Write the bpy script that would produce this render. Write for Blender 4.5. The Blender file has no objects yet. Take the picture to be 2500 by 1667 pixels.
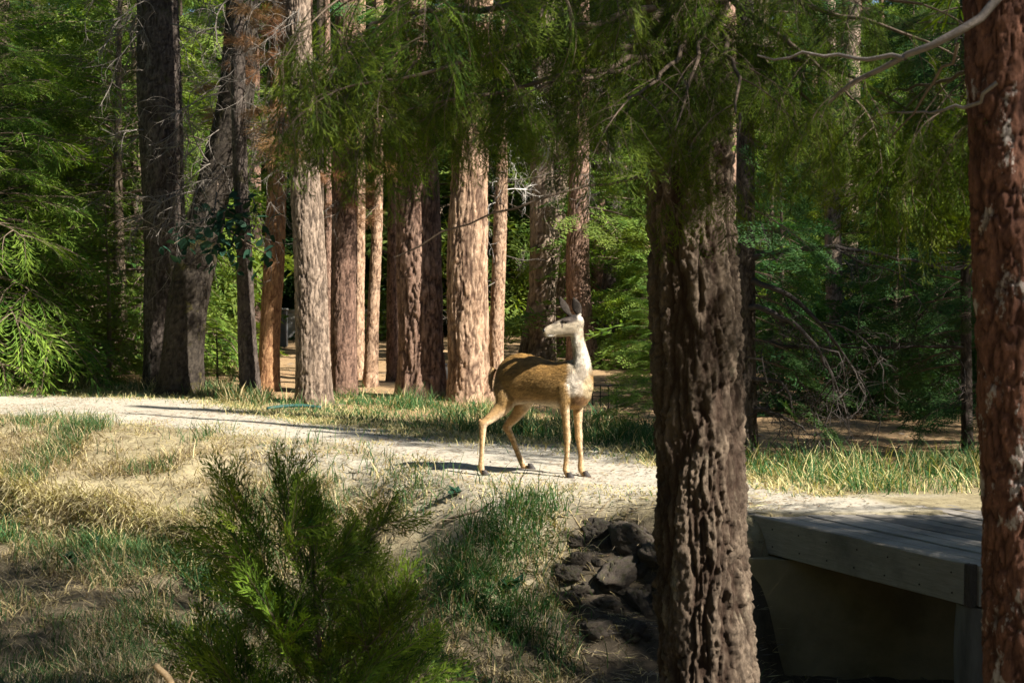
import bpy, math
import numpy as np
from mathutils import Vector, Matrix

S = bpy.context.scene
C = S.collection
R_ = math.radians

# ------------------------------------------------------------------ camera
CAMZ = 1.55
F = 3472.0                      # focal length in photo pixels (photo is 2500 wide)
PITCH = math.atan(133.5 / F)
cam = bpy.data.cameras.new('camera'); camo = bpy.data.objects.new('camera', cam); C.objects.link(camo)
camo.location = (0, 0, CAMZ); camo.rotation_euler = (math.pi / 2 - PITCH, 0, 0)
cam.sensor_width = 36; cam.lens = 36 * F / 2500; cam.clip_start = 0.1; cam.clip_end = 500
cam.dof.use_dof = True; cam.dof.focus_distance = 12.5; cam.dof.aperture_fstop = 8
S.camera = camo
# ------------------------------------------------------------------ sky and sun
SUN_EL, SUN_AZ = R_(41), (0.85, -0.53)
sv = Vector((math.cos(SUN_EL) * SUN_AZ[0], math.cos(SUN_EL) * SUN_AZ[1], math.sin(SUN_EL))).normalized()
W = bpy.data.worlds.new('World'); S.world = W; W.use_nodes = True
nt = W.node_tree; bg = nt.nodes['Background']
sky = nt.nodes.new('ShaderNodeTexSky'); sky.sky_type = 'NISHITA'; sky.sun_disc = False
sky.sun_elevation = SUN_EL; sky.sun_rotation = math.atan2(sv.x, sv.y); sky.altitude = 1200; sky.air_density = 1.0
nt.links.new(sky.outputs[0], bg.inputs[0]); bg.inputs[1].default_value = 0.05
sl = bpy.data.lights.new('sun', 'SUN'); sl.energy = 5.0; sl.angle = R_(0.5); sl.color = (1.0, 0.945, 0.85)
so = bpy.data.objects.new('sun', sl); C.objects.link(so); so.rotation_euler = sv.to_track_quat('Z', 'Y').to_euler()
S.view_settings.view_transform = 'Standard'; S.view_settings.look = 'None'
S.view_settings.exposure = 1.38; S.view_settings.gamma = 1.0; S.view_settings.use_curve_mapping = False
S.cycles.max_bounces = 5; S.cycles.diffuse_bounces = 3; S.cycles.glossy_bounces = 2; S.cycles.transmission_bounces = 3
S.cycles.use_denoising = True
S.cycles.sample_clamp_indirect = 4.0

CAM = np.array([0, 0, CAMZ]); cp, sp = math.cos(PITCH), math.sin(PITCH)
def ray(px, py):
    a, b = (px - 1250) / F, (833.5 - py) / F
    return np.array([a, cp + b * sp, -sp + b * cp])
def P(px, py, Y):                 # photo pixel + depth -> point
    r = ray(px, py); return CAM + r * (Y / r[1])
K = 2500 / 2352.0
def D(x, y, Y): return P(x * K, y * K, Y)

# ------------------------------------------------------------------ noise
def h2(ix, iy, s=0):
    n = (ix.astype(np.int64) * 374761393 + iy.astype(np.int64) * 668265263 + s * 974711) & 0xffffffff
    n = ((n ^ (n >> 13)) * 1274126177) & 0xffffffff
    n = ((n ^ (n >> 16)) * 2246822519) & 0xffffffff
    return ((n ^ (n >> 15)) & 0xffffff) / float(0x1000000)
def h3(ix, iy, iz, s=0): return h2(ix + 7919 * iz.astype(np.int64), iy - 104729 * iz.astype(np.int64), s)
def vn3(p, s=0):
    i = np.floor(p).astype(np.int64); f = p - i; f = f * f * (3 - 2 * f); r = 0
    for dx in (0, 1):
        wx = f[..., 0] if dx else 1 - f[..., 0]
        for dy in (0, 1):
            wy = f[..., 1] if dy else 1 - f[..., 1]
            for dz in (0, 1):
                wz = f[..., 2] if dz else 1 - f[..., 2]
                r = r + wx * wy * wz * h3(i[..., 0] + dx, i[..., 1] + dy, i[..., 2] + dz, s)
    return r
def fbm(p, o=4, s=0):
    p = np.asarray(p, float); r = 0; a = .5; t = 0
    for k in range(o):
        r = r + a * vn3(p * 2 ** k + 17.3 * k, s + k); t += a; a *= .5
    return r / t
def fbm2(x, y, o=4, s=0): return fbm(np.stack([x, y, np.zeros_like(x)], -1), o, s)
def sm(t): t = np.clip(t, 0, 1); return t * t * (3 - 2 * t)
def worley(u, v, per, s=0):
    iu, iv = np.floor(u).astype(np.int64), np.floor(v).astype(np.int64)
    f1 = np.full(u.shape, 9.); f2 = f1.copy(); ident = np.zeros(u.shape)
    for a in (-1, 0, 1):
        for b in (-1, 0, 1):
            cu, cv = iu + a, iv + b; w = cu % per
            qx = cu + .15 + .7 * h2(w, cv, s); qy = cv + .1 + .8 * h2(w, cv, s + 11)
            d = np.sqrt((u - qx) ** 2 + (v - qy) ** 2); k = h2(w, cv, s + 23)
            m = d < f1
            f2 = np.where(m, f1, np.minimum(f2, d)); ident = np.where(m, k, ident); f1 = np.where(m, d, f1)
    return f1, f2, ident

# ------------------------------------------------------------------ mesh helpers
def mk_mesh(name, V, faces, mats, mi=None, smooth=False, attrs=None):
    me = bpy.data.meshes.new(name)
    V = np.ascontiguousarray(V, dtype=np.float32)
    faces = [np.ascontiguousarray(f, dtype=np.int32) for f in faces if len(f)]
    loops = np.concatenate([f.ravel() for f in faces])
    sizes = np.concatenate([np.full(len(f), f.shape[1], np.int32) for f in faces])
    starts = np.concatenate([[0], np.cumsum(sizes)[:-1]]).astype(np.int32)
    me.vertices.add(len(V)); me.vertices.foreach_set('co', V.ravel())
    me.loops.add(len(loops)); me.loops.foreach_set('vertex_index', loops)
    me.polygons.add(len(sizes)); me.polygons.foreach_set('loop_start', starts)
    for m in mats: me.materials.append(m)
    if mi is not None: me.polygons.foreach_set('material_index', np.ascontiguousarray(mi, dtype=np.int32))
    me.polygons.foreach_set('use_smooth', np.full(len(sizes), smooth, dtype=bool))
    me.update(calc_edges=True)
    for k, (dom, arr) in (attrs or {}).items():
        arr = np.ascontiguousarray(arr, dtype=np.float32)
        if arr.ndim == 2:
            a = me.attributes.new(k, 'FLOAT_COLOR', dom)
            if arr.shape[1] == 3: arr = np.concatenate([arr, np.ones((len(arr), 1), np.float32)], 1)
            a.data.foreach_set('color', np.ascontiguousarray(arr).ravel())
        else:
            a = me.attributes.new(k, 'FLOAT', dom); a.data.foreach_set('value', arr)
    return me
class G:
    """quads with material index and per-face tint"""
    def __init__(s): s.V = []; s.Q = []; s.M = []; s.T = []; s.n = 0
    def add(s, V, Q, mi=0, tint=.5):
        V = np.asarray(V, float).reshape(-1, 3); Q = np.asarray(Q, int)
        s.V.append(V); s.Q.append(Q + s.n); s.n += len(V)
        s.M.append(np.broadcast_to(mi, (len(Q),))); s.T.append(np.broadcast_to(tint, (len(Q),)))
    def arr(s):
        return np.concatenate(s.V), np.concatenate(s.Q), np.concatenate(s.M), np.concatenate(s.T)
    def inst(s, tpl, R, t, sc=1., dt=0., mi=None):
        V, Q, M, T = tpl
        s.add((V * sc) @ R.T + t, Q, M if mi is None else mi, np.clip(T + dt, 0, 1))
    def mesh(s, name, mats, smooth=False):
        V, Q, M, T = s.arr(); return mk_mesh(name, V, [Q], mats, M, smooth, {'tint': ('FACE', T)})
def nrm(v): v = np.asarray(v, float); return v / (np.linalg.norm(v, axis=-1, keepdims=True) + 1e-12)
def frame(d, up=(0, 0, 1)):
    x = nrm(d); up = np.asarray(up, float)
    z = up - x * (x @ up)
    if np.linalg.norm(z) < 1e-4: z = np.array([1., 0, 0]) - x * x[0]
    z = nrm(z); y = np.cross(z, x); return np.stack([x, y, z], 1)
def tube(pts, rad, k=5):
    pts = np.asarray(pts, float); n = len(pts); rad = np.broadcast_to(rad, (n,))
    t = np.gradient(pts, axis=0); a = np.arange(k) * 2 * math.pi / k; V = []
    up = np.array([.13, .21, .97]) if abs(nrm(t[0])[2]) < .8 else np.array([.95, .2, .1])
    for i in range(n):
        Fm = frame(t[i], up)
        V.append(pts[i] + rad[i] * (np.outer(np.cos(a), Fm[:, 1]) + np.outer(np.sin(a), Fm[:, 2])))
    Q = [[i * k + j, i * k + (j + 1) % k, (i + 1) * k + (j + 1) % k, (i + 1) * k + j] for i in range(n - 1) for j in range(k)]
    return np.concatenate(V), np.array(Q)
def blades(g, p, d, nn, L, w, mi, tint, droop=0.):
    """diamond leaves: p root, d direction, nn face normal"""
    p, d, nn = np.atleast_2d(p), nrm(np.atleast_2d(d)), np.atleast_2d(nn)
    L = np.broadcast_to(L, (len(p),))[:, None]; w = np.broadcast_to(w, (len(p),))[:, None]
    s = nrm(np.cross(nn, d)); m = p + d * L * .45; e = p + d * L - np.array([0, 0, 1.]) * droop * L
    V = np.stack([p, m + s * w / 2, e, m - s * w / 2], 1).reshape(-1, 3)
    g.add(V, np.arange(len(V)).reshape(-1, 4), mi, tint)

# ------------------------------------------------------------------ object helpers
def link(name, data, parent=None):
    o = bpy.data.objects.new(name, data); C.objects.link(o)
    if parent is not None: o.parent = parent
    return o
def tag(o, label=None, cat=None, group=None, kind=None):
    for k, v in (('label', label), ('category', cat), ('group', group), ('kind', kind)):
        if v: o[k] = v
    return o
def thing(name, label, cat, loc=(0, 0, 0), group=None):
    o = link(name, None); o.location = Vector(loc); o.empty_display_size = .1
    return tag(o, label, cat, group)
def place(o, R, t, sc=1.):
    M = Matrix([[*(R[i] * sc), t[i]] for i in range(3)] + [[0, 0, 0, 1]]); o.matrix_basis = M; return o

# ------------------------------------------------------------------ materials
def mat(name):
    m = bpy.data.materials.new(name); m.use_nodes = True; t = m.node_tree
    return m, t, t.nodes['Principled BSDF'], t.nodes['Material Output']
def N(t, kind, **kw):
    n = t.nodes.new('ShaderNode' + kind)
    for k, v in kw.items():
        if k.startswith('i_'):
            key = k[2:]; n.inputs[int(key) if key.isdigit() else key].default_value = v
        else: setattr(n, k, v)
    return n
def mixc(t, a, b, f, mode='MIX'):
    n = N(t, 'MixRGB', blend_type=mode)
    for i, x in enumerate((f, a, b)):
        if hasattr(x, 'links') or hasattr(x, 'is_linked'): t.links.new(x, n.inputs[i])
        elif i == 0: n.inputs[0].default_value = x
        else: n.inputs[i].default_value = (*x, 1)
    return n.outputs[0]
def attr(t, name): return N(t, 'Attribute', attribute_name=name).outputs['Fac']
def noise(t, scale, detail=4, rough=.6, vec=None, lo=.3, hi=.7):
    n = N(t, 'TexNoise'); n.inputs['Scale'].default_value = scale; n.inputs['Detail'].default_value = detail; n.inputs['Roughness'].default_value = rough
    if vec is not None: t.links.new(vec, n.inputs['Vector'])
    r = N(t, 'MapRange', i_1=lo, i_2=hi); t.links.new(n.outputs[0], r.inputs[0]); return r.outputs[0]
def objco(t, sc=(1, 1, 1)):
    c = N(t, 'TexCoord'); m = N(t, 'Mapping'); m.inputs['Scale'].default_value = sc
    t.links.new(c.outputs['Object'], m.inputs[0]); return m.outputs[0]
def bump(t, b, h, strength=.4, dist=.01):
    n = N(t, 'Bump'); n.inputs['Strength'].default_value = strength; n.inputs['Distance'].default_value = dist
    t.links.new(h, n.inputs['Height']); t.links.new(n.outputs[0], b.inputs['Normal'])
def leaf(name, a, b, dead=None, trans=.35, rough=.62):
    m, t, bs, out = mat(name)
    c = mixc(t, a, b, attr(t, 'tint'))
    oi = N(t, 'ObjectInfo'); hs = N(t, 'HueSaturation')
    r1 = N(t, 'MapRange', i_3=.485, i_4=.515); t.links.new(oi.outputs['Random'], r1.inputs[0]); t.links.new(r1.outputs[0], hs.inputs['Hue'])
    r2 = N(t, 'MapRange', i_3=.8, i_4=1.2); t.links.new(oi.outputs['Random'], r2.inputs[0]); t.links.new(r2.outputs[0], hs.inputs['Value'])
    t.links.new(c, hs.inputs['Color']); c = hs.outputs[0]
    t.links.new(c, bs.inputs['Base Color']); bs.inputs['Roughness'].default_value = rough
    bs.inputs['Specular IOR Level'].default_value = .14
    tr = N(t, 'BsdfTranslucent'); t.links.new(mixc(t, c, (1.0, 1.0, .35), 1., 'MULTIPLY'), tr.inputs[0])
    mx = N(t, 'MixShader'); mx.inputs[0].default_value = trans
    t.links.new(bs.outputs[0], mx.inputs[1]); t.links.new(tr.outputs[0], mx.inputs[2]); t.links.new(mx.outputs[0], out.inputs[0])
    return m
def bark(name, pa, pb, fur, lichen=None, scale=30, moss=None, ls=(5.5, .60, .68)):
    m, t, b, out = mat(name); co = objco(t, (1, 1, .45))
    c = mixc(t, pa, pb, attr(t, 'tone'))
    c = mixc(t, c, tuple(x * 1.5 for x in pa), noise(t, scale, 6, .7, co, .48, .68))
    c = mixc(t, c, tuple(x * .5 for x in pb), noise(t, scale * .55, 6, .75, objco(t, (1.3, 1.3, .4)), .5, .72))
    if lichen: c = mixc(t, c, lichen, noise(t, ls[0], 5, .7, objco(t, (1, 1, .5)), ls[1], ls[2]))
    c = mixc(t, c, fur, attr(t, 'cav'))
    if moss: c = mixc(t, c, moss, noise(t, 2.6, 6, .75, objco(t), .56, .66))
    t.links.new(c, b.inputs['Base Color']); b.inputs['Roughness'].default_value = .9; b.inputs['Specular IOR Level'].default_value = .2
    bump(t, b, noise(t, scale * 2.2, 8, .75, co, .2, .8), .8, .012)
    return m
M = dict(
    pine=bark('pine_bark', (.34, .22, .16), (.21, .12, .08), (.035, .018, .013)),
    pale=bark('pale_pine_bark', (.49, .335, .225), (.33, .195, .115), (.05, .024, .016)),
    grey=bark('grey_bark', (.34, .255, .19), (.21, .15, .105), (.04, .027, .02)),
    orange=bark('orange_bark', (.42, .24, .12), (.31, .16, .08), (.12, .05, .025)),
    brown=bark('brown_bark', (.25, .155, .11), (.15, .085, .06), (.035, .02, .015)),
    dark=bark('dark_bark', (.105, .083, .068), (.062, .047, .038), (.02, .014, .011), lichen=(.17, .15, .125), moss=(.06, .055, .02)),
    mossy=bark('mossy_shade_darkened_bark', (.060, .048, .036), (.034, .027, .02), (.014, .01, .008), moss=(.075, .065, .018)),  # base tone darkened in place of missing shade; moss patches are bark's own
    front=bark('furrowed_bark', (.185, .138, .098), (.105, .077, .055), (.034, .018, .011), lichen=(.36, .30, .21), scale=38),
    right=bark('scaly_red_bark', (.21, .098, .062), (.125, .055, .036), (.04, .017, .012), lichen=(.50, .43, .38), scale=45, ls=(13, .57, .62)),
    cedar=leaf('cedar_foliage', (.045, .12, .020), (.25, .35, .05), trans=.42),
    cedar_dark=leaf('shade_tinted_cedar_foliage', (.014, .042, .010), (.17, .23, .02), trans=.40),  # darker copy of the cedar foliage, with shade put into its colours
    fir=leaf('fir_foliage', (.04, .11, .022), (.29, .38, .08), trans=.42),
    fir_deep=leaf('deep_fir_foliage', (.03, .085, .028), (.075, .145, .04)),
    pineleaf=leaf('pine_needles', (.06, .11, .035), (.15, .20, .06)),
    rust=leaf('dead_needles', (.22, .10, .045), (.40, .24, .12), trans=.2),
    broad=leaf('broad_leaves', (.012, .045, .03), (.035, .08, .04), trans=.25),
    straw=leaf('dry_grass_blades', (.38, .30, .14), (.60, .51, .27), trans=.25, rough=.7),
    strawdk=leaf('weathered_grass_blades', (.20, .15, .09), (.46, .38, .25), trans=.2, rough=.7),
    green=leaf('green_grass_blades', (.03, .095, .035), (.11, .19, .065), trans=.35),
    young=leaf('young_cedar_foliage', (.016, .055, .016), (.27, .38, .04), trans=.40),
    twig=None)
def plain(name, a, b, scale=20, rough=.85, bs=.4, bd=.006, stretch=(1, 1, 1), spec=.25):
    m, t, p, out = mat(name); co = objco(t, stretch)
    c = mixc(t, a, b, noise(t, scale, 6, .65, co)); t.links.new(c, p.inputs['Base Color'])
    p.inputs['Roughness'].default_value = rough; p.inputs['Specular IOR Level'].default_value = spec
    bump(t, p, noise(t, scale * 2.5, 6, .7, co, .2, .8), bs, bd); return m
M['twig'] = plain('dead_twig', (.10, .085, .07), (.21, .18, .15), 40)
M['darkwood'] = plain('dark_dead_wood', (.03, .024, .02), (.065, .053, .045), 40)
M['wood'] = plain('branch_wood', (.10, .07, .05), (.19, .14, .10), 40)
M['grey_limb'] = plain('grey_limb_bark', (.15, .125, .11), (.25, .215, .19), 30)
M['whitewood'] = plain('bleached_wood', (.55, .50, .44), (.70, .66, .6), 30)

# ------------------------------------------------------------------ terrain
EDGE = np.array([(-40, 24), (-12, 20.5), (-6.15, 17.1), (-2.88, 15.0), (-1.3, 13.4), (-.75, 12.1), (-.32, 11.15), (.47, 10.75), (1.05, 10.35), (1.55, 9.72), (1.75, 9.62), (4, 9.6), (40, 9.6)], float)
UPPER = np.array([(-40, 30), (-12, 24), (-7.6, 21.2), (-4.8, 20.4), (-3.1, 17.6), (-2.2, 16.4), (-1.1, 15.2), (-.3, 14.5), (1.0, 13.3), (1.9, 11.5), (2.7, 10.3), (4, 10.1), (40, 10)], float)
def yb(x): return np.interp(x, EDGE[:, 0], EDGE[:, 1])
def yu(x): return np.interp(x, UPPER[:, 0], UPPER[:, 1])
def wid(x): return np.interp(x, [-14, -5, -2.5, -.9, -.2, .4, 1.0, 1.6, 1.8, 40], [10, 7.6, 6.0, 4.0, 2.6, 1.7, 1.15, .8, .22, .22])
def height(x, y):
    x = np.asarray(x, float); y = np.asarray(y, float)
    d = yb(x) - y + .25 * (fbm2(x * 1.3, y * 1.3, 3, 5) - .5)
    t = np.clip(d / wid(x), 0, 1)
    led = sm((d - 3.0 - 1.3 * (fbm2(x * .9, x * 0 + 3, 2, 9) - .5)) / .22) * .52 * sm((-1.6 - x) / .8) * sm((9 - d) / 5)
    z = -1.02 * sm(t) - led * (1 - t)
    z = z + .16 * (fbm2(x * 4.2, y * 4.2, 4, 88) - .45) * sm((x - .2) / .3) * sm((1.75 - x) / .2) * sm((d - .1) / .25) * (y > 8.6)
    t2 = np.clip((6.4 - y) / 3.6, 0, 1); z = z + 1.0 * sm(t2)
    bank = sm(d / .6)
    z = z + bank * (.34 * (fbm2(x * 1.2, y * 1.2, 4, 3) - .5) * sm(d / 1.5) + .10 * (fbm2(x * 4.5, y * 4.5, 3, 8) - .5))
    z = z + (1 - bank) * (.05 * (fbm2(x * .6, y * .6, 3, 21) - .5) + .012 * (fbm2(x * 6, y * 6, 3, 22) - .5))
    back = sm((y - yu(x)) / 2.0); z = z + back * (.14 * (fbm2(x * .5, y * .5, 4, 31) - .5) + .04 * (fbm2(x * 4, y * 4, 3, 32) - .5))
    z = z + .32 * np.exp(-(((x + 5.2) / 1.1) ** 2 + ((y - 20.8) / 1.0) ** 2)) * 0 + .02 * np.clip(y - 40, 0, 200)
    return z
def hz(x, y): return float(height(np.array([x]), np.array([y]))[0])
def axis(a, b, fine, lo, hi, coarse):
    l = []; v = lo
    step = coarse
    left = [a]; 
    xs = np.arange(a, b, fine)
    s = fine; v = b; right = []
    while v < hi: s = min(s * 1.18, coarse); v += s; right.append(v)
    s = fine; v = a; left = []
    while v > lo: s = min(s * 1.18, coarse); v -= s; left.append(v)
    return np.concatenate([left[::-1], xs, right])
gx = axis(-6.5, 3.6, .055, -190, 190, 14); gy = axis(7.0, 21.5, .055, -25, 300, 14)
X, Y = np.meshgrid(gx, gy); Z = height(X, Y)
pn = fbm2(X * 1.7, Y * 1.7, 4, 41) - .5
path = sm((Y - yb(X) + .15 + pn * 1.1) / .5) * sm((yu(X) - Y + .1 + pn * 1.6) / .5) * (X > -35) * (X < 4.5)
fadeflr = sm((Y - yu(X) - .3) / 1.5)                                  # forest floor of needles behind the path
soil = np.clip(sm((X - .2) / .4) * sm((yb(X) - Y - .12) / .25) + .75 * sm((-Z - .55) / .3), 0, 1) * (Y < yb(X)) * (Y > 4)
bare = np.clip(1 - (np.abs(yb(X) - Y - .5)) / 1.2, 0, 1) * sm((X + 3.2) / 1.2) * (Y < yb(X)) * sm((.9 - X) / .5) * (.35 + .65 * sm((fbm2(X * 1.6, Y * 1.6, 4, 44) - .4) / .2))
nx = len(gx); ny = len(gy)
idx = np.arange(nx * ny).reshape(ny, nx)
Q = np.stack([idx[:-1, :-1], idx[:-1, 1:], idx[1:, 1:], idx[1:, :-1]], -1).reshape(-1, 4)
V = np.stack([X, Y, Z], -1).reshape(-1, 3)
pf = path.ravel()[Q].mean(1)
m, t, b, out = mat('earth'); co = objco(t)
dirt = mixc(t, (.42, .375, .295), (.54, .49, .40), noise(t, 3, 8, .7, co))
dirt = mixc(t, dirt, (.30, .25, .185), noise(t, 14, 8, .75, co, .52, .70))
dirt = mixc(t, dirt, (.62, .57, .48), noise(t, 60, 6, .7, co, .58, .68))
dry = mixc(t, (.42, .355, .215), (.22, .18, .105), noise(t, 6, 8, .75, co))
dry = mixc(t, dry, (.10, .08, .05), noise(t, 22, 8, .8, objco(t, (1, .6, 1)), .52, .66))
floor_ = mixc(t, (.44, .30, .16), (.28, .18, .10), noise(t, 2.2, 8, .75, co))
floor_ = mixc(t, floor_, (.17, .11, .065), noise(t, 16, 8, .8, co, .55, .7))
c = mixc(t, mixc(t, dry, floor_, attr(t, 'floor')), dirt, attr(t, 'path'))
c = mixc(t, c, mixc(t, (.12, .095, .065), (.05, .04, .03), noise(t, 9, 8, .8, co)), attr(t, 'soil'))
t.links.new(c, b.inputs['Base Color']); b.inputs['Roughness'].default_value = .95; b.inputs['Specular IOR Level'].default_value = .1
bump(t, b, noise(t, 40, 10, .8, co, .1, .9), .7, .02); M['earth'] = m
def submesh(name, sel):
    q = Q[sel]; u, inv = np.unique(q, return_inverse=True)
    me = mk_mesh(name, V[u], [inv.reshape(-1, 4)], [M['earth']], None, True, {'soil': ('POINT', soil.ravel()[u]), 'path': ('POINT', np.maximum(path, bare).ravel()[u]), 'floor': ('POINT', fadeflr.ravel()[u])})
    return tag(link(name, me), kind='structure')
submesh('ground', pf < .5); submesh('path', pf >= .5)

# ------------------------------------------------------------------ foliage templates
def cedar_spray(rng, L=.26, n=10, w=.006, droop=.25, sub=3, spread=40):
    g = G(); tw = .5
    for i in range(n):
        f = (i + .4) / n; p = np.array([L * f, 0, -droop * L * f * f])
        l = L * .46 * math.sin(math.pi * (.22 + .78 * (1 - f)) * .62 + .2) * rng.uniform(.75, 1.15)
        for sd in (-1, 1):
            a = R_(spread + rng.normal(0, 7)); d = np.array([math.cos(a), sd * math.sin(a), -.18 * droop - .3 * droop * f + rng.normal(0, .07)])
            nn = nrm(np.array([rng.normal(0, .25), rng.normal(0, .25), 1.])); tt = rng.uniform(.15, .85)
            blades(g, p, d, nn, l, w * .8, 1, tt)
            ks = np.linspace(.3, .85, sub)
            for j, k in enumerate(ks):
                s2 = sd * (1 if j % 2 else -1); a2 = R_(26 + rng.normal(0, 6)) * s2 + sd * a
                d2 = np.array([math.cos(a2), math.sin(a2), d[2] + rng.normal(0, .12)])
                blades(g, p + nrm(d) * l * k, d2, nn, l * .5 * (1.15 - .5 * k), w, 1, min(1, tt + rng.uniform(-.1, .2)))
    blades(g, [L * .9, 0, -droop * L * .81], [1, 0, -droop * 1.5], [0, 0, 1], L * .22, w, 1, .8)
    pts = np.stack([np.linspace(0, L, 4), np.zeros(4), -droop * L * np.linspace(0, 1, 4) ** 2], 1)
    v, q = tube(pts, np.linspace(.0022, .0008, 4) * (w / .006), 3); g.add(v, q, 0, .5)
    return g.arr()
def fir_spray(rng, L=.3, n=16, w=.012, nl=.05, droop=.15):
    """flat comb of needles on a few side twigs"""
    g = G(); p = []; d = []; nn = []; l = []
    def comb(o, dr, ln, k):
        for i in range(k):
            f = (i + .5) / k
            for sd in (-1, 1):
                s = np.cross([0, 0, 1.], dr); dd = nrm(dr * .55 + sd * s * .8 + np.array([0, 0, rng.normal(.05, .2)]))
                p.append(o + dr * ln * f - np.array([0, 0, droop * ln * f * f])); d.append(dd); nn.append([rng.normal(0, .4), rng.normal(0, .4), 1]); l.append(nl * (1.1 - .4 * f))
    comb(np.zeros(3), np.array([1., 0, 0]), L, n)
    for f in (.2, .45, .68):
        for sd in (-1, 1):
            a = R_(48); comb(np.array([L * f, 0, -droop * L * f * f]), np.array([math.cos(a), sd * math.sin(a), -.08]), L * .5 * (1.1 - f * .6), int(n * .55))
    tt = rng.uniform(.2, .8, len(p)); blades(g, np.array(p), np.array(d), np.array(nn), np.array(l), w, 1, tt)
    return g.arr()
def pine_tuft(rng, n=60, L=.17, w=.004):
    g = G(); a = rng.uniform(0, 2 * math.pi, n); e = rng.uniform(.15, 1.25, n)
    d = np.stack([np.cos(e), np.sin(e) * np.cos(a), np.sin(e) * np.sin(a)], 1)
    p = np.stack([rng.uniform(-.06, .04, n), np.zeros(n), np.zeros(n)], 1)
    blades(g, p, d, nrm(rng.normal(0, 1, (n, 3))), L * rng.uniform(.75, 1.1, n), w, 1, rng.uniform(.1, .9, n), .12); return g.arr()
def bough(rng, tpl, L=1., rise=.15, droop=.35, nsub=9, step=.13, sublen=.42, hang=.3, sc=1., wood=.012, subang=55):
    g = G(); s = np.linspace(0, 1, 9)
    line = lambda f: np.array([L * f * (1 - .06 * f), .05 * L * math.sin(f * 3 + ph), L * (rise * f - droop * f * f)])
    ph = rng.uniform(0, 6); pts = np.array([line(f) for f in s])
    v, q = tube(pts, np.linspace(wood, wood * .25, 9), 4); g.add(v, q, 0, .5)
    def put(p, d, k):
        d = nrm(np.asarray(d) + np.array([0, 0, -hang * rng.uniform(.5, 1.4)]) + rng.normal(0, .12, 3))
        up = nrm(np.array([rng.normal(0, .35), rng.normal(0, .35), 1.]))
        g.inst(tpl[rng.integers(len(tpl))], frame(d, up), p, sc * k * rng.uniform(.8, 1.2), rng.uniform(-.2, .2))
    for i in range(nsub):
        f = .14 + .84 * (i + .5) / nsub; p0 = line(f); sd = 1 if i % 2 else -1
        a = R_(subang + rng.normal(0, 9)); sl = L * sublen * (1.05 - .72 * f) * rng.uniform(.8, 1.15)
        d = np.array([math.cos(a), sd * math.sin(a), (rise - 2 * droop * f) * .7 + rng.normal(0, .08)])
        k = max(2, int(sl / step)); sp_ = [p0 + nrm(d) * sl * u + np.array([0, 0, -hang * .35 * sl * u * u]) for u in np.linspace(0, 1, 4)]
        v, q = tube(sp_, np.linspace(wood * .4, wood * .12, 4), 3); g.add(v, q, 0, .5)
        for j in range(k):
            u = (j + 1) / k; pp = p0 + nrm(d) * sl * u + np.array([0, 0, -hang * .35 * sl * u * u])
            s3 = (1 if j % 2 else -1); put(pp, d + np.array([-d[1], d[0], 0]) * .55 * s3 * (0 if j == k - 1 else 1), 1 if j < k - 1 else 1.15)
    put(line(1.), line(1.) - line(.9), 1.1); put(line(.85), line(.9) - line(.8), 1.)
    return g.arr()
def twigs(rng, L=1., n=7, r=.012, droop=.4, depth=2, curl=.5):
    g = G()
    def grow(p, d, l, r, dep):
        pts = [p]; c = p.copy(); dd = nrm(d); ax = rng.normal(0, 1, 3)
        for i in range(7):
            dd = nrm(dd + np.cross(ax, dd) * curl * .22 + np.array([0, 0, -droop * .16]) + rng.normal(0, .07, 3)); c = c + dd * l / 7; pts.append(c)
        v, q = tube(pts, np.linspace(r, r * .35, 8), 3 if dep < depth else 5); g.add(v, q, 0, rng.uniform(0, 1))
        if dep:
            for k in range(n if dep == depth else n // 2 + 1):
                i = rng.integers(2, 8); dq = nrm(nrm(pts[i] - pts[i - 1]) + rng.normal(0, .75, 3)); grow(pts[i], dq, l * rng.uniform(.28, .55), r * .5, dep - 1)
    grow(np.zeros(3), np.array([1., 0, .15]), L, r, depth); return g.arr()
def tmesh(name, tpl, mats): V, Qq, Mi, T = tpl; return mk_mesh(name, V, [Qq], mats, Mi, False, {'tint': ('FACE', T)})

rg = np.random.default_rng(11)
SPR_F = [cedar_spray(rg, droop=.35) for _ in range(5)]                        # fine cedar sprays
SPR_U = [cedar_spray(rg, L=.22, n=10, w=.0062, droop=.02, spread=30) for _ in range(5)]   # upright young cedar sprays
SPR_M = [cedar_spray(rg, L=.34, n=9, w=.0095, droop=.3, sub=2) for _ in range(5)]
FIR_M = [fir_spray(rg, L=.34, n=9, w=.016, nl=.075) for _ in range(4)]
FIR_C = [fir_spray(rg, L=.5, n=5, w=.035, nl=.17) for _ in range(4)]
TUFT = [pine_tuft(rg) for _ in range(4)]
TUFT_C = [pine_tuft(rg, 34, .2, .009) for _ in range(4)]
FINE = [bough(rg, SPR_F, L=.50, rise=.05, droop=.35, nsub=7, step=.10, hang=.55, wood=.005, sc=.72) for _ in range(6)]
UP = [bough(rg, SPR_U, L=.6, rise=.20, droop=-.15, nsub=7, step=.14, hang=-.35, sublen=.36, wood=.005, subang=38) for _ in range(5)]
MED = [bough(rg, SPR_M, L=1.2, rise=.1, droop=.3, nsub=8, step=.22, hang=.35, wood=.014) for _ in range(5)]
MEDF = [bough(rg, FIR_M, L=1.2, rise=.05, droop=.2, nsub=7, step=.25, hang=.1, wood=.014) for _ in range(5)]
COARSE = [bough(rg, FIR_C, L=1.6, rise=.1, droop=.3, nsub=6, step=.42, hang=.2, wood=.02) for _ in range(5)]
PINE = [bough(rg, TUFT, L=.9, rise=.3, droop=.25, nsub=7, step=.2, hang=.05, wood=.012) for _ in range(3)]
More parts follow.
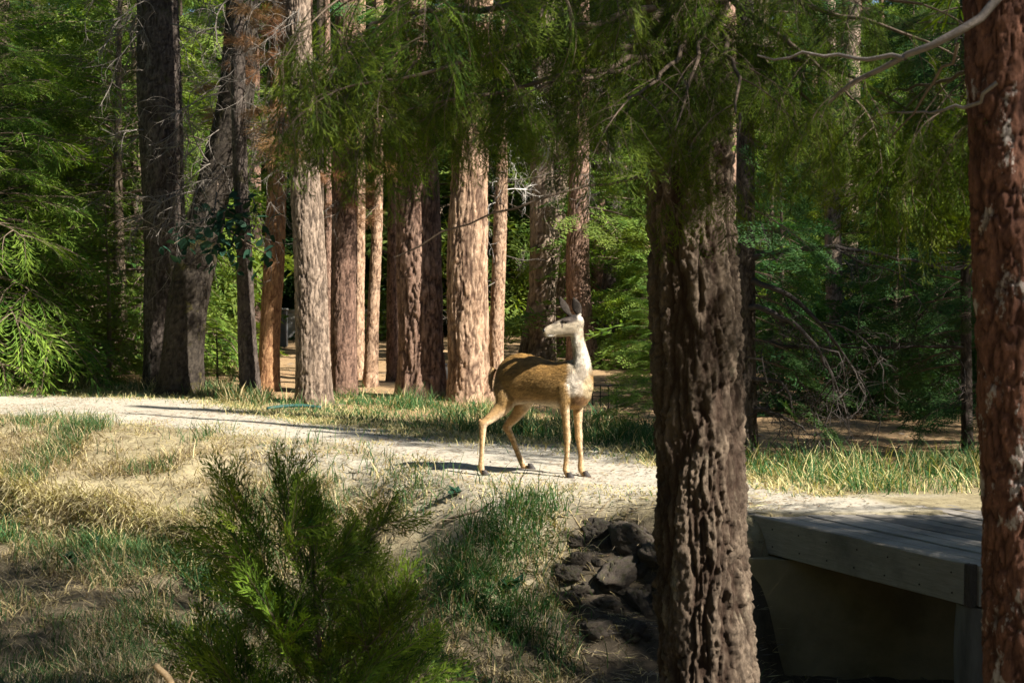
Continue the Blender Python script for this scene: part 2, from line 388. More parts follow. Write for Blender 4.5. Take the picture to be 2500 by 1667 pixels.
PINEC = [bough(rg, TUFT_C, L=1.6, rise=.3, droop=.2, nsub=8, step=.3, hang=.0, wood=.025) for _ in range(4)]
TWIG = [twigs(rg, 1., 8, .011, .5, 2, .6) for _ in range(5)]
TWIGD = [twigs(rg, 1., 10, .012, .9, 2, .9) for _ in range(4)]
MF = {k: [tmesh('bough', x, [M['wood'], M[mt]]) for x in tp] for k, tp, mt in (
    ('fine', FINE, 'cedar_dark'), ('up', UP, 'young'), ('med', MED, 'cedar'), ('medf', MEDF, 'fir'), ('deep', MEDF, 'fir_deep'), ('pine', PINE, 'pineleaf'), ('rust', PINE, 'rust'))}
MF['twig'] = [tmesh('dead_branch', x, [M['twig']]) for x in TWIG]
MF['twigd'] = [tmesh('dead_branch', x, [M['darkwood']]) for x in TWIGD]
MF['white'] = [tmesh('dead_branch', x, [M['whitewood']]) for x in TWIG[:2]]

def crown_mesh(seed, tpl, mt, H, Rb, nb, z0=.3, pw=.8, el0=.1, el1=.9, inner=.0, unit=1.2):
    r = np.random.default_rng(seed); g = G()
    for i in range(nb):
        f = (i + r.uniform(0, 1)) / nb; z = z0 + (H - z0) * f ** .95; rad = Rb * (1 - f) ** pw * r.uniform(.7, 1.15) + .12
        a = i * 2.399 + r.normal(0, .3); el = el0 + (el1 - el0) * f + r.normal(0, .1)
        d = np.array([math.cos(a) * math.cos(el), math.sin(a) * math.cos(el), math.sin(el)])
        g.inst(tpl[r.integers(len(tpl))], frame(d), np.array([0, 0, z]) + d * inner, rad / unit, r.uniform(-.25, .25))
    return g.mesh('crown', [M['wood'], M[mt]])

# ------------------------------------------------------------------ trunks
BARK = dict(pw=.085, ph=.30, depth=.022, crack=.34)
def trunk_mesh(pts, rad, zf, dz, nu, mtl, seed, pw=.085, ph=.30, depth=.022, crack=.34, flare=.2, lump=.025, top=None, fine=.3, warp=1.0, scaly=False):
    pts = np.asarray(pts, float); rad = np.asarray(rad, float); o = np.argsort(pts[:, 2]); pts, rad = pts[o], rad[o]
    zt = pts[-1, 2]; zs = np.arange(pts[0, 2], min(zf, zt), dz)
    if zt > zf: zs = np.concatenate([zs, np.linspace(zf, zt, 26)])
    s = np.linspace(pts[0, 2], zt, 400)
    def smooth(a):
        y = np.interp(s, pts[:, 2], a); k = 31; yp = np.concatenate([np.full(k, y[0]) + (np.arange(k) - k) * (y[1] - y[0]), y, np.full(k, y[-1]) + (np.arange(k) + 1) * (y[-1] - y[-2])])
        w = np.hanning(k + 2)[1:-1]; w /= w.sum(); y2 = np.convolve(yp, w, 'same')[k:-k]; return np.interp(zs, s, y2)
    cx, cy, rr = smooth(pts[:, 0]), smooth(pts[:, 1]), smooth(rad)
    th = np.arange(nu) * 2 * math.pi / nu; TH, ZZ = np.meshgrid(th, zs); R0 = rr.mean()
    dz0 = ZZ - zs[0]
    lob = .5 + .5 * np.cos(TH * 5 + seed) * np.cos(TH * 2 + seed * 2.)
    RR = rr[:, None] * (1 + flare * np.exp(-dz0 / .22) * (.5 + lob))
    q = np.stack([np.cos(TH) * R0, np.sin(TH) * R0, ZZ], -1)
    # interlacing vertical furrows: zero lines of stretched, warped noise; short cross cracks break the ridges into plates
    pf = min(pw, .034 if R0 < .28 and dz < .012 else .06); an = ph / pw; vz = np.array([1, 1, 1 / an])
    wv = np.stack([fbm(q / pw * .5 * np.array([1, 1, .55]), 3, seed + 31), fbm(q / pw * .5 * np.array([1, 1, .55]) + 9, 3, seed + 32), fbm(q / pw * .4 * vz + 4, 3, seed + 33)], -1) - .5
    qa = q / pw * .70 * vz + wv * np.array([.6, .6, .8]) * warp
    r1 = np.abs(fbm(qa, 3, seed) - .5); r2 = np.abs(fbm(qa * 1.3 + 31.7, 3, seed + 5) - .5)
    wd = crack * .17 * (.35 + 1.3 * fbm(q / pw * .4, 2, seed + 7))
    pl = sm(np.minimum(r1, r2 * 1.15) / wd) ** .5
    qb = q / pw * np.array([.45, .45, 1.5 / max(1.2, an * .5)]) + wv * np.array([.8, .8, 1.6])
    r3 = np.abs(fbm(qb, 2, seed + 17) - .5); cc_ = 1 - sm(r3 / .03)
    cc_ = cc_ * sm((fbm(q / pw * .3, 2, seed + 19) - .42) / .15)
    qc = q / pf * np.array([1.7, 1.7, 1.7 / max(1.5, an * .5)]) + wv * 1.2
    r4 = np.abs(fbm(qc, 3, seed + 27) - .5); pl2 = sm(r4 / .06) ** .8
    idn = fbm(qa * .9 + 71, 2, seed + 41); idn = np.clip((idn - .5) * 2.6 + .5, 0, 1); id2 = np.clip((fbm(qc * .8 + 5, 2, seed + 43) - .5) * 2.4 + .5, 0, 1)
    idn = np.floor(idn * 4) / 4 * .6 + idn * .4
    fn = fbm(q * np.array([1, 1, .6]) / pf * 3.4, 5, seed + 9) - .5
    rg_ = .5 - np.abs(fbm(q * np.array([1, 1, .42]) / pf * 1.7, 5, seed + 11) - .5) * 3
    low = fbm(q * np.array([1, 1, .5]) / R0 * .8, 3, seed + 13) - .5
    if scaly:
        nc = max(5, round(2 * math.pi * R0 / pw))
        u = TH / (2 * math.pi) * nc + 1.9 * wv[..., 0]; v = ZZ / ph + 1.7 * wv[..., 1]
        f1, f2, idn = worley(u, v, nc, seed); vis_ = sm((fbm(q / pw * .5 * vz, 3, seed + 61) - .36) / .2)
        pl = 1 - (1 - sm((f2 - f1) / (crack * (.4 + fbm(q / pw, 2, seed + 62))))) * vis_; cc_ = cc_ * .4
        fn = fn + .35 * (f1 - .45)
    pl_ = pl * (1 - .75 * cc_)
    disp = depth * 1.0 * (pl_ - 1) + depth * .30 * (idn - .5) * pl + depth * .30 * (pl2 - 1) * pl + depth * fine * (2 * fn + .5 * rg_) * (.4 + .6 * pl) + R0 * lump * 2 * low
    rad_ = RR + disp
    Vv = np.stack([cx[:, None] + rad_ * np.cos(TH), cy[:, None] + rad_ * np.sin(TH), ZZ], -1).reshape(-1, 3)
    n = len(zs); ix = np.arange(n * nu).reshape(n, nu); jx = np.roll(ix, -1, 1)
    Qq = np.stack([ix[:-1], jx[:-1], jx[1:], ix[1:]], -1).reshape(-1, 4)
    cav = np.clip((1 - pl) * .95 + .6 * cc_ * pl + .3 * (1 - pl2) * pl, 0, 1).ravel()
    tone = np.clip(.55 * idn + .45 * id2 + .7 * fn, 0, 1).ravel()
    return mk_mesh('trunk', Vv, [Qq], [mtl], None, True, {'cav': ('POINT', cav), 'tone': ('POINT', tone)})

CR_PINE = [crown_mesh(60 + i, PINEC, 'pineleaf', 7, 2.6, 46, .2, .5, -.1, .9, .2, 1.6) for i in range(2)]
rt = np.random.default_rng(5)
TREES = {}
def pine(key, label, pts, mtl, Yd, name='pine_tree', group=None, ztop=14., crown=True, nu=76, dz=.022, zfine=None, crown_z=8.5, crown_s=1., **kw):
    """pts: (x, y, width) in the 2352-wide view, from the base up"""
    W_ = [D(x, y, Yd) for x, y, w in pts]; rad = [w * K * .5 * Yd / F for x, y, w in pts]
    base = W_[0].copy(); base[2] = hz(base[0], base[1]) - .06
    pw_ = [base] + [w for w in W_[1:]]
    last, prev = pw_[-1], pw_[-2]
    if ztop > last[2] + .5:
        lean = (last - prev) / max(.3, last[2] - prev[2]) * .5; h = ztop - last[2]
        for f in (.25, .6, 1.): pw_.append(last + np.array([lean[0] * h * f * .6, 0, h * f])); rad.append(rad[len(W_) - 1] * (1 - .55 * f))
    root = thing(name, label, 'tree', base, group)
    zf = zfine or (CAMZ + 705 / F * Yd + .4)
    me = trunk_mesh([p - base for p in pw_], rad, zf - base[2], dz, nu, M[mtl], int(rt.integers(1, 9999)), **kw)
    link('trunk', me, root)
    if crown:
        c = link('crown', CR_PINE[int(rt.integers(2))], root); top = pw_[-1] - base
        c.location = (top[0] * .8, 0, crown_z); c.rotation_euler = (0, 0, rt.uniform(0, 6)); k = rt.uniform(.8, 1.05) * crown_s; c.scale = (k, k, k)
    TREES[key] = (root, base, pw_, rad); return root
def at(key, z):
    root, base, pw_, rad = TREES[key]; a = np.array(pw_); return np.array([np.interp(z, a[:, 2], a[:, i]) for i in (0, 1)] + [z])
def addb(key, kind, z, ang, el=0., sc=1., roll=0., name=None, r=rt):
    """bough on a tree at world height z, compass angle (0 = +X, -90 = to the camera)"""
    root, base, pw_, rad = TREES[key]; p = at(key, z) - base
    d = np.array([math.cos(R_(ang)) * math.cos(el), math.sin(R_(ang)) * math.cos(el), math.sin(el)])
    ms = MF[kind]; o = link(name or ms[0].name.split('.')[0], ms[int(r.integers(len(ms)))], root)
    return place(o, frame(d, (math.sin(roll) * -d[1], math.sin(roll) * d[0], math.cos(roll))), p, sc)

# row of trunks behind the path, left to right
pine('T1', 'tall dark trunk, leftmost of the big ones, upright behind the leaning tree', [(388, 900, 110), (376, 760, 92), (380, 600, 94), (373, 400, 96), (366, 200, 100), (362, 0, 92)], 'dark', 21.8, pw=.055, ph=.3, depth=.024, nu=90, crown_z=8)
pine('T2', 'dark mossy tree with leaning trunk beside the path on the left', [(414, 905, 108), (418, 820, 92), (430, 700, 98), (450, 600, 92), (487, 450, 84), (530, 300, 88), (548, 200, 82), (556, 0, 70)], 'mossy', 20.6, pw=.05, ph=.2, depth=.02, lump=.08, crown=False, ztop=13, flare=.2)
pine('T3', 'slim grey trunk between the dark leaning tree and the orange trunk', [(577, 922, 48), (568, 800, 44), (562, 600, 36), (552, 400, 34), (548, 250, 34), (545, 0, 30)], 'dark', 19.6, pw=.06, ph=.16, depth=.014, nu=60, crown=False)
pine('T4', 'orange-barked straight pine trunk lit along one side', [(617, 905, 50), (620, 760, 46), (630, 600, 48), (637, 400, 44), (641, 250, 42), (644, 0, 38)], 'orange', 20.8, pw=.05, ph=.2, depth=.009, nu=80, crown=False)
pine('T5', 'stout pale grey trunk standing at the path edge by the green hose', [(722, 932, 88), (718, 800, 78), (713, 600, 74), (703, 450, 72), (693, 300, 62), (688, 150, 60), (684, 0, 56)], 'grey', 18.7, pw=.038, ph=.22, depth=.022, nu=112, flare=.1, dz=.02, crown=True, crown_z=5.6, crown_s=.4, crack=.62, fine=.3)
pine('T6', 'dark brown trunk in shade right of the stout pale grey one', [(790, 912, 60), (789, 760, 60), (790, 600, 60), (791, 500, 58), (793, 300, 54), (795, 0, 50)], 'brown', 20.2, pw=.045, ph=.24, depth=.016, nu=100)
pine('T6b', 'narrow tan trunk half hidden behind the dark brown one', [(820, 880, 34), (822, 700, 30), (825, 500, 28), (826, 300, 26), (828, 0, 24)], 'pale', 24.0, pw=.06, ph=.2, depth=.014, nu=48, crown=False)
pine('T7', 'thin tan trunk standing alone in the gap before the widest trunks', [(850, 886, 36), (855, 760, 29), (862, 620, 26), (866, 540, 26), (868, 400, 24), (870, 0, 22)], 'pale', 21.8, pw=.05, ph=.14, depth=.011, nu=52, crown=False)
pine('T5b', 'thin shaded trunk just behind the stout pale grey one', [(757, 860, 20), (755, 600, 18), (752, 400, 18), (750, 0, 15)], 'pine', 25.0, pw=.05, ph=.2, depth=.012, nu=40, crown=False)
pine('T7b', 'dark slim trunk tucked against the wide brown trunk', [(902, 885, 30), (902, 700, 28), (903, 500, 26), (905, 0, 24)], 'brown', 23.0, pw=.06, ph=.2, depth=.013, nu=44, crown=False)
pine('T8', 'widest brown pine trunk with shadow-mottled plated bark', [(968, 915, 116), (967, 800, 104), (963, 600, 108), (960, 450, 100), (958, 330, 90), (956, 150, 84), (955, 0, 78)], 'pine', 20.0, pw=.060, ph=.34, depth=.030, nu=112, dz=.024, crack=.62, fine=.3)
pine('T9', 'broad sunlit pine trunk with pale plated bark behind the deer', [(1080, 918, 102), (1076, 800, 96), (1073, 600, 95), (1077, 450, 88), (1082, 300, 82), (1092, 200, 76), (1100, 0, 66)], 'pale', 19.6, pw=.064, ph=.40, depth=.030, nu=112, dz=.024, crown=False, crack=.6, fine=.3)
pine('T10', 'thin yellowish trunk with bleached snags beside the sunlit pine', [(1139, 850, 34), (1141, 740, 33), (1146, 600, 32), (1150, 480, 32), (1153, 380, 26), (1154, 300, 20)], 'pale', 24.5, pw=.06, ph=.22, depth=.014, nu=48, ztop=6.2, crown=False)
pine('T11', 'lichen-flecked trunk leaning to one side above the back of the deer', [(1226, 812, 70), (1240, 700, 62), (1255, 600, 62), (1272, 480, 56), (1285, 350, 50), (1290, 200, 48), (1296, 0, 44)], 'grey', 30.0, pw=.06, ph=.4, depth=.024, nu=90, dz=.03)
pine('T12', 'upright reddish trunk with flared base directly behind the head of the deer', [(1345, 842, 84), (1332, 760, 62), (1326, 600, 54), (1329, 450, 48), (1331, 350, 44), (1333, 150, 42), (1334, 0, 40)], 'pine', 27.5, pw=.055, ph=.35, depth=.022, nu=90, dz=.03, flare=.25)
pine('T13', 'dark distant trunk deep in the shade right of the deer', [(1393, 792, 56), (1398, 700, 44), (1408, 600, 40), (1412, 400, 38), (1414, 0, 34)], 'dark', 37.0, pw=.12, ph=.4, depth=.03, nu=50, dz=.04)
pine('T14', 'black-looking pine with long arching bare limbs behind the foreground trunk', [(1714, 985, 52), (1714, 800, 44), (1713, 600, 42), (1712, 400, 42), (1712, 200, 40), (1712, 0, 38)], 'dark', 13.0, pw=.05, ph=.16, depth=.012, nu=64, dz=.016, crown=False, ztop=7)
pine('T15', 'pale lit trunk seen through the dark thicket on the right', [(1915, 900, 42), (1916, 760, 40), (1915, 600, 38), (1908, 350, 36), (1905, 200, 34), (1903, 0, 32)], 'grey', 21.0, pw=.07, ph=.2, depth=.016, nu=52, crown=False)
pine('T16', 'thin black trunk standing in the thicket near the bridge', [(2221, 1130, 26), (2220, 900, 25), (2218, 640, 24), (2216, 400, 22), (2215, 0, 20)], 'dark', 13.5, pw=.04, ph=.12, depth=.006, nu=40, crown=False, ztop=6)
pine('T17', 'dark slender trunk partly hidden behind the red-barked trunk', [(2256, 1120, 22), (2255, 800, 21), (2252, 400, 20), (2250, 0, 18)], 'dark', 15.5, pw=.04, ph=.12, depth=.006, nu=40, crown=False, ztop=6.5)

# foreground trees
pine('FT', 'big furrowed trunk standing in front of the bridge, out of which boughs hang', [(1660, 1900, 285), (1638, 1660, 245), (1622, 1568, 240), (1616, 1400, 228), (1609, 1200, 214), (1606, 1000, 212), (1600, 800, 206), (1592, 600, 202), (1586, 450, 198), (1583, 250, 192), (1582, 0, 184)], 'front', 6.5,
     name='cedar_tree', nu=190, dz=.010, zfine=3.1, ztop=11, crown=False, pw=.056, ph=.38, depth=.034, crack=.85, lump=.022, fine=.62, warp=1.0, flare=.1)
pine('RT', 'red scaly-barked trunk closest to the viewer at the picture edge', [(2362, 2300, 215), (2366, 1568, 206), (2358, 1200, 200), (2348, 900, 198), (2335, 600, 196), (2322, 300, 194), (2314, 0, 192)], 'right', 4.5,
     name='pine_tree', nu=140, dz=.009, zfine=2.8, ztop=10, crown=False, pw=.046, ph=.13, depth=.011, crack=.40, lump=.04, fine=.5, warp=1.2)

# ------------------------------------------------------------------ overhanging limbs of the foreground trees
def limb(key, pts, r0, r1, kind, step, sc=(.6, .9), droop=(-.35, -.75), side=60, r=np.random.default_rng(3), mtl='wood', start=.12, name='limb'):
    root, base, _, _ = TREES[key]
    W_ = np.array([D(*p) for p in pts]) - base; s = np.concatenate([[0], np.cumsum(np.linalg.norm(np.diff(W_, axis=0), axis=1))]); n = max(10, int(s[-1] / .09))
    u = np.linspace(0, s[-1], n); L = np.stack([np.interp(u, s, W_[:, i]) for i in range(3)], 1)
    k = np.array([.25, .5, .25])
    for _ in range(3):
        L2 = L.copy(); L2[1:-1] = .25 * L[:-2] + .5 * L[1:-1] + .25 * L[2:]; L = L2
    L[1:-1] += r.normal(0, .008, (n - 2, 3))
    v, q = tube(L, np.linspace(r0, r1, n), 7); lo = link(name, mk_mesh(name, v, [q], [M[mtl]], None, True), root)
    i = int(n * start); sd = 1
    while kind and i < n - 1:
        d = nrm(L[min(i + 1, n - 1)] - L[max(i - 1, 0)]); a = R_(side + r.normal(0, 18)) * sd; sd = -sd
        h = np.array([d[0] * math.cos(a) - d[1] * math.sin(a), d[0] * math.sin(a) + d[1] * math.cos(a), 0]); h = nrm(h); el = r.uniform(min(droop), max(droop))
        dd = np.array([h[0], h[1], el]); ms = MF[kind]
        o = link('bough', ms[int(r.integers(len(ms)))], lo); place(o, frame(dd, (r.normal(0, .3), r.normal(0, .3), 1)), L[i], r.uniform(*sc)); i += max(1, int(step / (s[-1] / n) * r.uniform(.7, 1.3)))
    if kind:
        ms = MF[kind]; o = link('bough', ms[0], lo); place(o, frame(L[-1] - L[-3] + np.array([0, 0, -.02])), L[-1], sc[1])
    return lo
limb('FT', [(1560, -60, 6.4), (1350, -10, 5.9), (1150, 20, 5.6), (900, 30, 5.3), (844, 60, 5.1)], .026, .005, 'fine', 0.238)
limb('FT', [(1570, 20, 6.3), (1350, 60, 6.0), (1150, 90, 5.8), (950, 100, 5.5), (872, 130, 5.4)], .022, .005, 'fine', 0.238)
limb('FT', [(1565, 90, 6.3), (1400, 115, 5.9), (1230, 120, 5.6), (1040, 135, 5.4), (900, 165, 5.3)], .018, .004, 'fine', 0.270, sc=(0.48, 0.70))
limb('FT', [(1570, -150, 6.4), (1400, -110, 5.6), (1200, -80, 5.0), (1000, -70, 4.7), (852, -40, 4.5)], .024, .005, 'fine', 0.238)
limb('FT', [(1565, 100, 6.3), (1420, 165, 5.7), (1320, 190, 5.4), (1240, 200, 5.2)], .014, .004, 'fine', 0.206, sc=(0.44, 0.66))
limb('FT', [(1590, 60, 6.2), (1560, 130, 5.7), (1500, 190, 5.3), (1440, 225, 5.1)], .014, .004, 'fine', 0.190, sc=(0.48, 0.75))
limb('FT', [(1640, 40, 6.2), (1680, 130, 5.7), (1700, 200, 5.4), (1690, 260, 5.2)], .014, .004, 'fine', 0.190, sc=(0.48, 0.75))
limb('FT', [(1640, 20, 6.2), (1600, 130, 5.6), (1580, 230, 5.4), (1550, 300, 5.3)], .014, .004, 'fine', 0.190, sc=(0.44, 0.70))
limb('FT', [(1660, -20, 6.4), (1760, 60, 6.0), (1880, 140, 5.7), (1960, 230, 5.5)], .018, .004, 'fine', 0.254, sc=(0.48, 0.70), droop=(-.7, -1.2))
limb('FT', [(1660, 60, 6.4), (1780, 160, 6.1), (1850, 220, 5.9), (1890, 270, 5.8)], .016, .004, 'fine', 0.270, sc=(0.48, 0.70), droop=(-.7, -1.2))
limb('FT', [(1600, -100, 6.1), (1750, -60, 5.4), (1950, -30, 5.0), (2120, 10, 4.9)], .020, .005, 'fine', 0.270, sc=(0.48, 0.75))
limb('FT', [(1560, -20, 6.1), (1300, -90, 5.4), (1100, -70, 5.2), (860, -40, 5.4), (816, 0, 5.5)], .020, .005, 'fine', 0.254, sc=(0.53, 0.79))
limb('FT', [(1500, 20, 5.8), (1300, 70, 5.4), (1050, 150, 5.0), (892, 185, 4.9), (816, 195, 4.8)], .016, .004, 'fine', 0.207, sc=(0.44, 0.70))
limb('FT', [(1520, 120, 5.9), (1300, 180, 5.5), (1120, 215, 5.2), (960, 245, 5.1)], .014, .004, 'fine', 0.207, sc=(0.44, 0.66))
limb('FT', [(1690, 100, 6.3), (1820, 130, 6.0), (1960, 170, 5.8), (2080, 250, 5.7)], .014, .004, 'fine', 0.238, sc=(0.53, 0.79), droop=(-.6, -1.1))
limb('FT', [(1680, -40, 6.3), (1850, 10, 5.9), (2020, 60, 5.6), (2180, 120, 5.5)], .016, .004, 'fine', 0.238, sc=(0.53, 0.79), droop=(-.5, -1.0))
limb('FT', [(1690, 300, 6.2), (1600, 345, 5.7), (1490, 400, 5.3), (1330, 440, 5.1), (1180, 466, 5.0), (1020, 540, 5.0), (905, 592, 5.0)], .009, .0025, None, 1)
limb('RT', [(2330, -60, 4.35), (2290, 20, 4.3), (2200, 90, 4.3), (2130, 125, 4.35), (2030, 140, 4.45), (1940, 180, 4.6), (1900, 240, 4.7)], .017, .005, 'fine', .3, sc=(.4, .6), mtl='grey_limb', start=.6)
limb('RT', [(2080, 135, 4.4), (1980, 128, 4.5), (1850, 126, 4.6), (1740, 128, 4.7)], .008, .003, None, 1, mtl='grey_limb')
limb('RT', [(2290, 190, 4.35), (2240, 240, 4.4), (2150, 262, 4.5), (2060, 258, 4.6)], .007, .003, 'fine', .3, sc=(.4, .6), mtl='grey_limb', start=.5)
limb('RT', [(2200, 100, 4.3), (2150, 190, 4.4), (2080, 270, 4.5), (2040, 330, 4.6)], .006, .002, None, 1, mtl='wood')
limb('RT', [(2360, 140, 4.5), (2260, 240, 5.0), (2180, 290, 5.4), (2100, 330, 5.7)], .012, .004, 'fine', .12, sc=(.55, .85), droop=(-.6, -1.1))
limb('RT', [(2360, 60, 4.5), (2240, 160, 5.1), (2140, 200, 5.5), (2030, 220, 5.9)], .012, .004, 'fine', .15, sc=(.5, .8), droop=(-.6, -1.1))

# long arching bare limbs of the black pine
for pts in ([(1712, 600, 13), (1780, 576, 12.8), (1880, 566, 12.6), (1960, 572, 12.5), (2050, 590, 12.5), (2150, 612, 12.5), (2230, 612, 12.6)],
            [(1712, 640, 13), (1770, 655, 12.8), (1830, 690, 12.7), (1900, 760, 12.6), (1950, 830, 12.6), (1985, 905, 12.6)],
            [(1712, 700, 13), (1760, 708, 12.7), (1840, 750, 12.5), (1900, 830, 12.4), (1930, 900, 12.4), (1950, 980, 12.4)],
            [(1712, 870, 13), (1770, 872, 12.8), (1815, 885, 12.7), (1820, 950, 12.7)],
            [(1712, 780, 13), (1780, 790, 12.9), (1860, 800, 12.9), (1960, 790, 12.9)],
            [(1712, 940, 13), (1780, 945, 12.8), (1850, 990, 12.7)],
            [(2220, 800, 13.5), (2120, 795, 13.4), (2000, 800, 13.3), (1900, 790, 13.2)]):
    key = 'T14' if pts[0][0] < 2000 else 'T16'
    lo = limb(key, pts, .030 if key == 'T14' else .016, .007, None, 1, mtl='darkwood')
    root, base, _, _ = TREES[key]
    W_ = np.array([D(*p) for p in pts]) - base
    for i in range(1, len(W_)):
        for _ in range(1):
            f = rt.uniform(0, 1); p = W_[i - 1] * (1 - f) + W_[i] * f
            o = link('dead_branch', MF['twigd'][int(rt.integers(4))], lo); place(o, frame((rt.normal(0, .6) + .3, rt.normal(0, .4), rt.uniform(-1.1, -.1))), p, rt.uniform(.45, .95))
for z in np.arange(.5, 4.8, .26): addb('T16', 'twigd', z, rt.uniform(110, 260), rt.uniform(-.2, .1), rt.uniform(.5, 1.0))
for z in np.arange(.5, 4.6, .16): addb('T16', 'deep', z, rt.uniform(130, 270), rt.uniform(-.3, .1), rt.uniform(.45, .8))
for z in np.arange(.7, 4.4, .2): addb('T14', 'deep', z, rt.uniform(-70, 50), rt.uniform(-.4, .0), rt.uniform(.45, .85))
for z in np.arange(.5, 4.6, .2): addb('T17', 'deep', z, rt.uniform(140, 260), rt.uniform(-.3, .1), rt.uniform(.5, .9))
for z in np.arange(2.6, 5.0, .35): addb('T14', 'pine', z, rt.uniform(-60, 40), .2, rt.uniform(.7, 1.2))
for z in np.arange(1.6, 4.2, .4): addb('T16', 'pine', z, rt.uniform(120, 240), .0, rt.uniform(.6, .9))
for z in np.arange(2.9, 4.9, .28): addb('T17', 'pine', z, rt.uniform(-200, -60), rt.uniform(-.1, .3), rt.uniform(.8, 1.2))
# dead twigs, snags and rusty needle clusters on the row of trunks
for key, kind, z0, z1, n, s0, s1 in (('T1', 'twig', 2.6, 6.5, 26, .8, 1.6), ('T2', 'twig', 2.6, 6.0, 32, .7, 1.5), ('T5', 'twig', 3.2, 5.2, 10, .5, 1.0), ('T4', 'twig', 2.2, 5, 7, .5, 1.0), ('T6', 'twig', 2.6, 5, 10, .5, 1.0),
                                     ('T10', 'white', 2.4, 4.6, 9, .5, 1.1), ('T10', 'twig', 1.6, 4.6, 8, .5, 1.0), ('T12', 'twig', 3.5, 6.5, 9, .8, 1.4), ('T13', 'twig', 3, 7, 10, 1, 1.8), ('T11', 'twig', 4, 7, 5, .8, 1.4),
                                     ('T15', 'twig', .6, 4, 16, .6, 1.2), ('T3', 'twig', 2.4, 6, 16, .6, 1.2), ('T17', 'twigd', .5, 4.5, 18, .5, .9), ('T8', 'twig', 3.6, 5, 5, .5, .9)):
    for _ in range(n): addb(key, kind, rt.uniform(z0, z1), rt.uniform(-180, 10), rt.uniform(-.4, .3), rt.uniform(s0, s1))
for x0, y0, Yd, key in ((772, 445, 19.8, 'T6'), (810, 470, 20.4, 'T6'), (846, 475, 21.4, 'T7'), (862, 440, 21.6, 'T7'), (880, 500, 21.5, 'T7'), (850, 410, 21.6, 'T7'), (885, 460, 21.6, 'T7')):
    root, base, _, _ = TREES[key]; o = link('bough', MF['rust'][int(rt.integers(3))], root); o['label'] = 'dead rust-brown needle bough'
    place(o, frame((rt.uniform(-.5, .8), -.5, rt.uniform(-.5, .1))), D(x0 - 10, y0 - 30, Yd) - base, rt.uniform(.7, 1.0))
for _ in range(14):
    key = ('T2', 'T3', 'T5', 'T4')[int(rt.integers(4))]; root, base, _, _ = TREES[key]
    o = link('bough', MF['rust'][int(rt.integers(3))], root); o['label'] = 'dead rust-brown needle bough'
    place(o, frame((rt.uniform(-.8, .6), -.4, rt.uniform(-.6, .2))), D(rt.uniform(440, 720), rt.uniform(0, 250), TREES[key][1][1]) - base + np.array([0, rt.uniform(.3, 1.5), 0]), rt.uniform(.6, 1.1))
# two bleached curved branches hanging right of the thin snag trunk
root, base, _, _ = TREES['T11']
for pts in ([(1240, 292, 28), (1262, 330, 28), (1258, 370, 28), (1238, 394, 28)], [(1238, 300, 28), (1252, 330, 28), (1250, 372, 28), (1232, 385, 28)]):
    W_ = np.array([D(*p) for p in pts]) - base; u = np.linspace(0, 3, 14); L = np.stack([np.interp(u, range(4), W_[:, i]) for i in range(3)], 1)
    for _ in range(4): L[1:-1] = .25 * L[:-2] + .5 * L[1:-1] + .25 * L[2:]
    v, q = tube(L, np.linspace(.022, .010, 14), 6); o = link('dead_branch', mk_mesh('dead_branch', v, [q], [M['whitewood']], None, True), root); o['label'] = 'bleached curved bare branch'
for z, a, s in ((4.7, -150, 1.2), (4.4, -40, 1.0), (4.3, -100, .9), (4.6, -70, 1.0)): addb('T9', 'medf', z, a, -.1, s * .8)
for z, a, s in ((4.2, -160, .9), (4.4, -120, 1.1), (4.5, -60, .9)): addb('T8', 'medf', z, a, -.2, s * .8)
for key, z0, z1, n in (('T5', 4.0, 5.6, 4), ('T6', 4.0, 5.6, 7), ('T7b', 3.9, 5.6, 6), ('T8', 4.3, 5.6, 6), ('T9', 4.7, 5.6, 4)):
    for _ in range(n): addb(key, ('deep', 'medf')[int(rt.integers(2))], rt.uniform(z0, z1), rt.uniform(-190, 10), rt.uniform(-.5, 0), rt.uniform(.5, 1.0))
for z, a, s in ((3.1, -20, 1.6), (3.0, -60, 1.3), (2.9, 20, 1.5)): addb('T12', 'medf', z, a, -.15, s)

# ------------------------------------------------------------------ green trees: left bank, thicket, background
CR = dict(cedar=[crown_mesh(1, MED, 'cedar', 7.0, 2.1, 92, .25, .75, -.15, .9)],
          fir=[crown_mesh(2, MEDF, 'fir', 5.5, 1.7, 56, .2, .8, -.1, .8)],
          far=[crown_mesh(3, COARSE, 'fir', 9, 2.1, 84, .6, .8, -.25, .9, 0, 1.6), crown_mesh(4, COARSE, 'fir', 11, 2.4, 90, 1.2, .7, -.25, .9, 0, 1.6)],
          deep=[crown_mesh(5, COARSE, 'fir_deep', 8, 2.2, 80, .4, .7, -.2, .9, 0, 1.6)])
TRK = {}
def green(name, label, x, y, kind, sc=1., group=None, var=0, zs=1., cr=None):
    root = thing(name, label, 'tree', (x, y, hz(x, y) - .04), group)
    Hh = {'cedar': 7, 'fir': 5.5, 'far': 9 + 2 * (var % 2), 'deep': 8}[kind]
    if Hh not in TRK:
        n = 12; v, q = tube(np.stack([.05 * np.sin(np.linspace(0, 4, n)), np.zeros(n), np.linspace(-.1, Hh, n)], 1), np.linspace(.012 * Hh + .03, .01, n), 8)
        TRK[Hh] = mk_mesh('trunk', v, [q], [M['wood']], None, True)
    t_ = link('trunk', TRK[Hh], root); c = link('crown', CR[kind][var % len(CR[kind])], root)
    a = rt.uniform(0, 6.28)
    for o in (t_, c): o.rotation_euler = (0, 0, a); o.scale = (sc, sc, sc * zs)
    return root
green('cedar_tree', 'bright yellow-green feathery cedar filling the left picture edge beside the path', -8.3, 21.8, 'cedar', 1.05)
green('cedar_tree', 'feathery green cedar just left of the two dark trunks', -6.9, 25.2, 'cedar', 1.15)
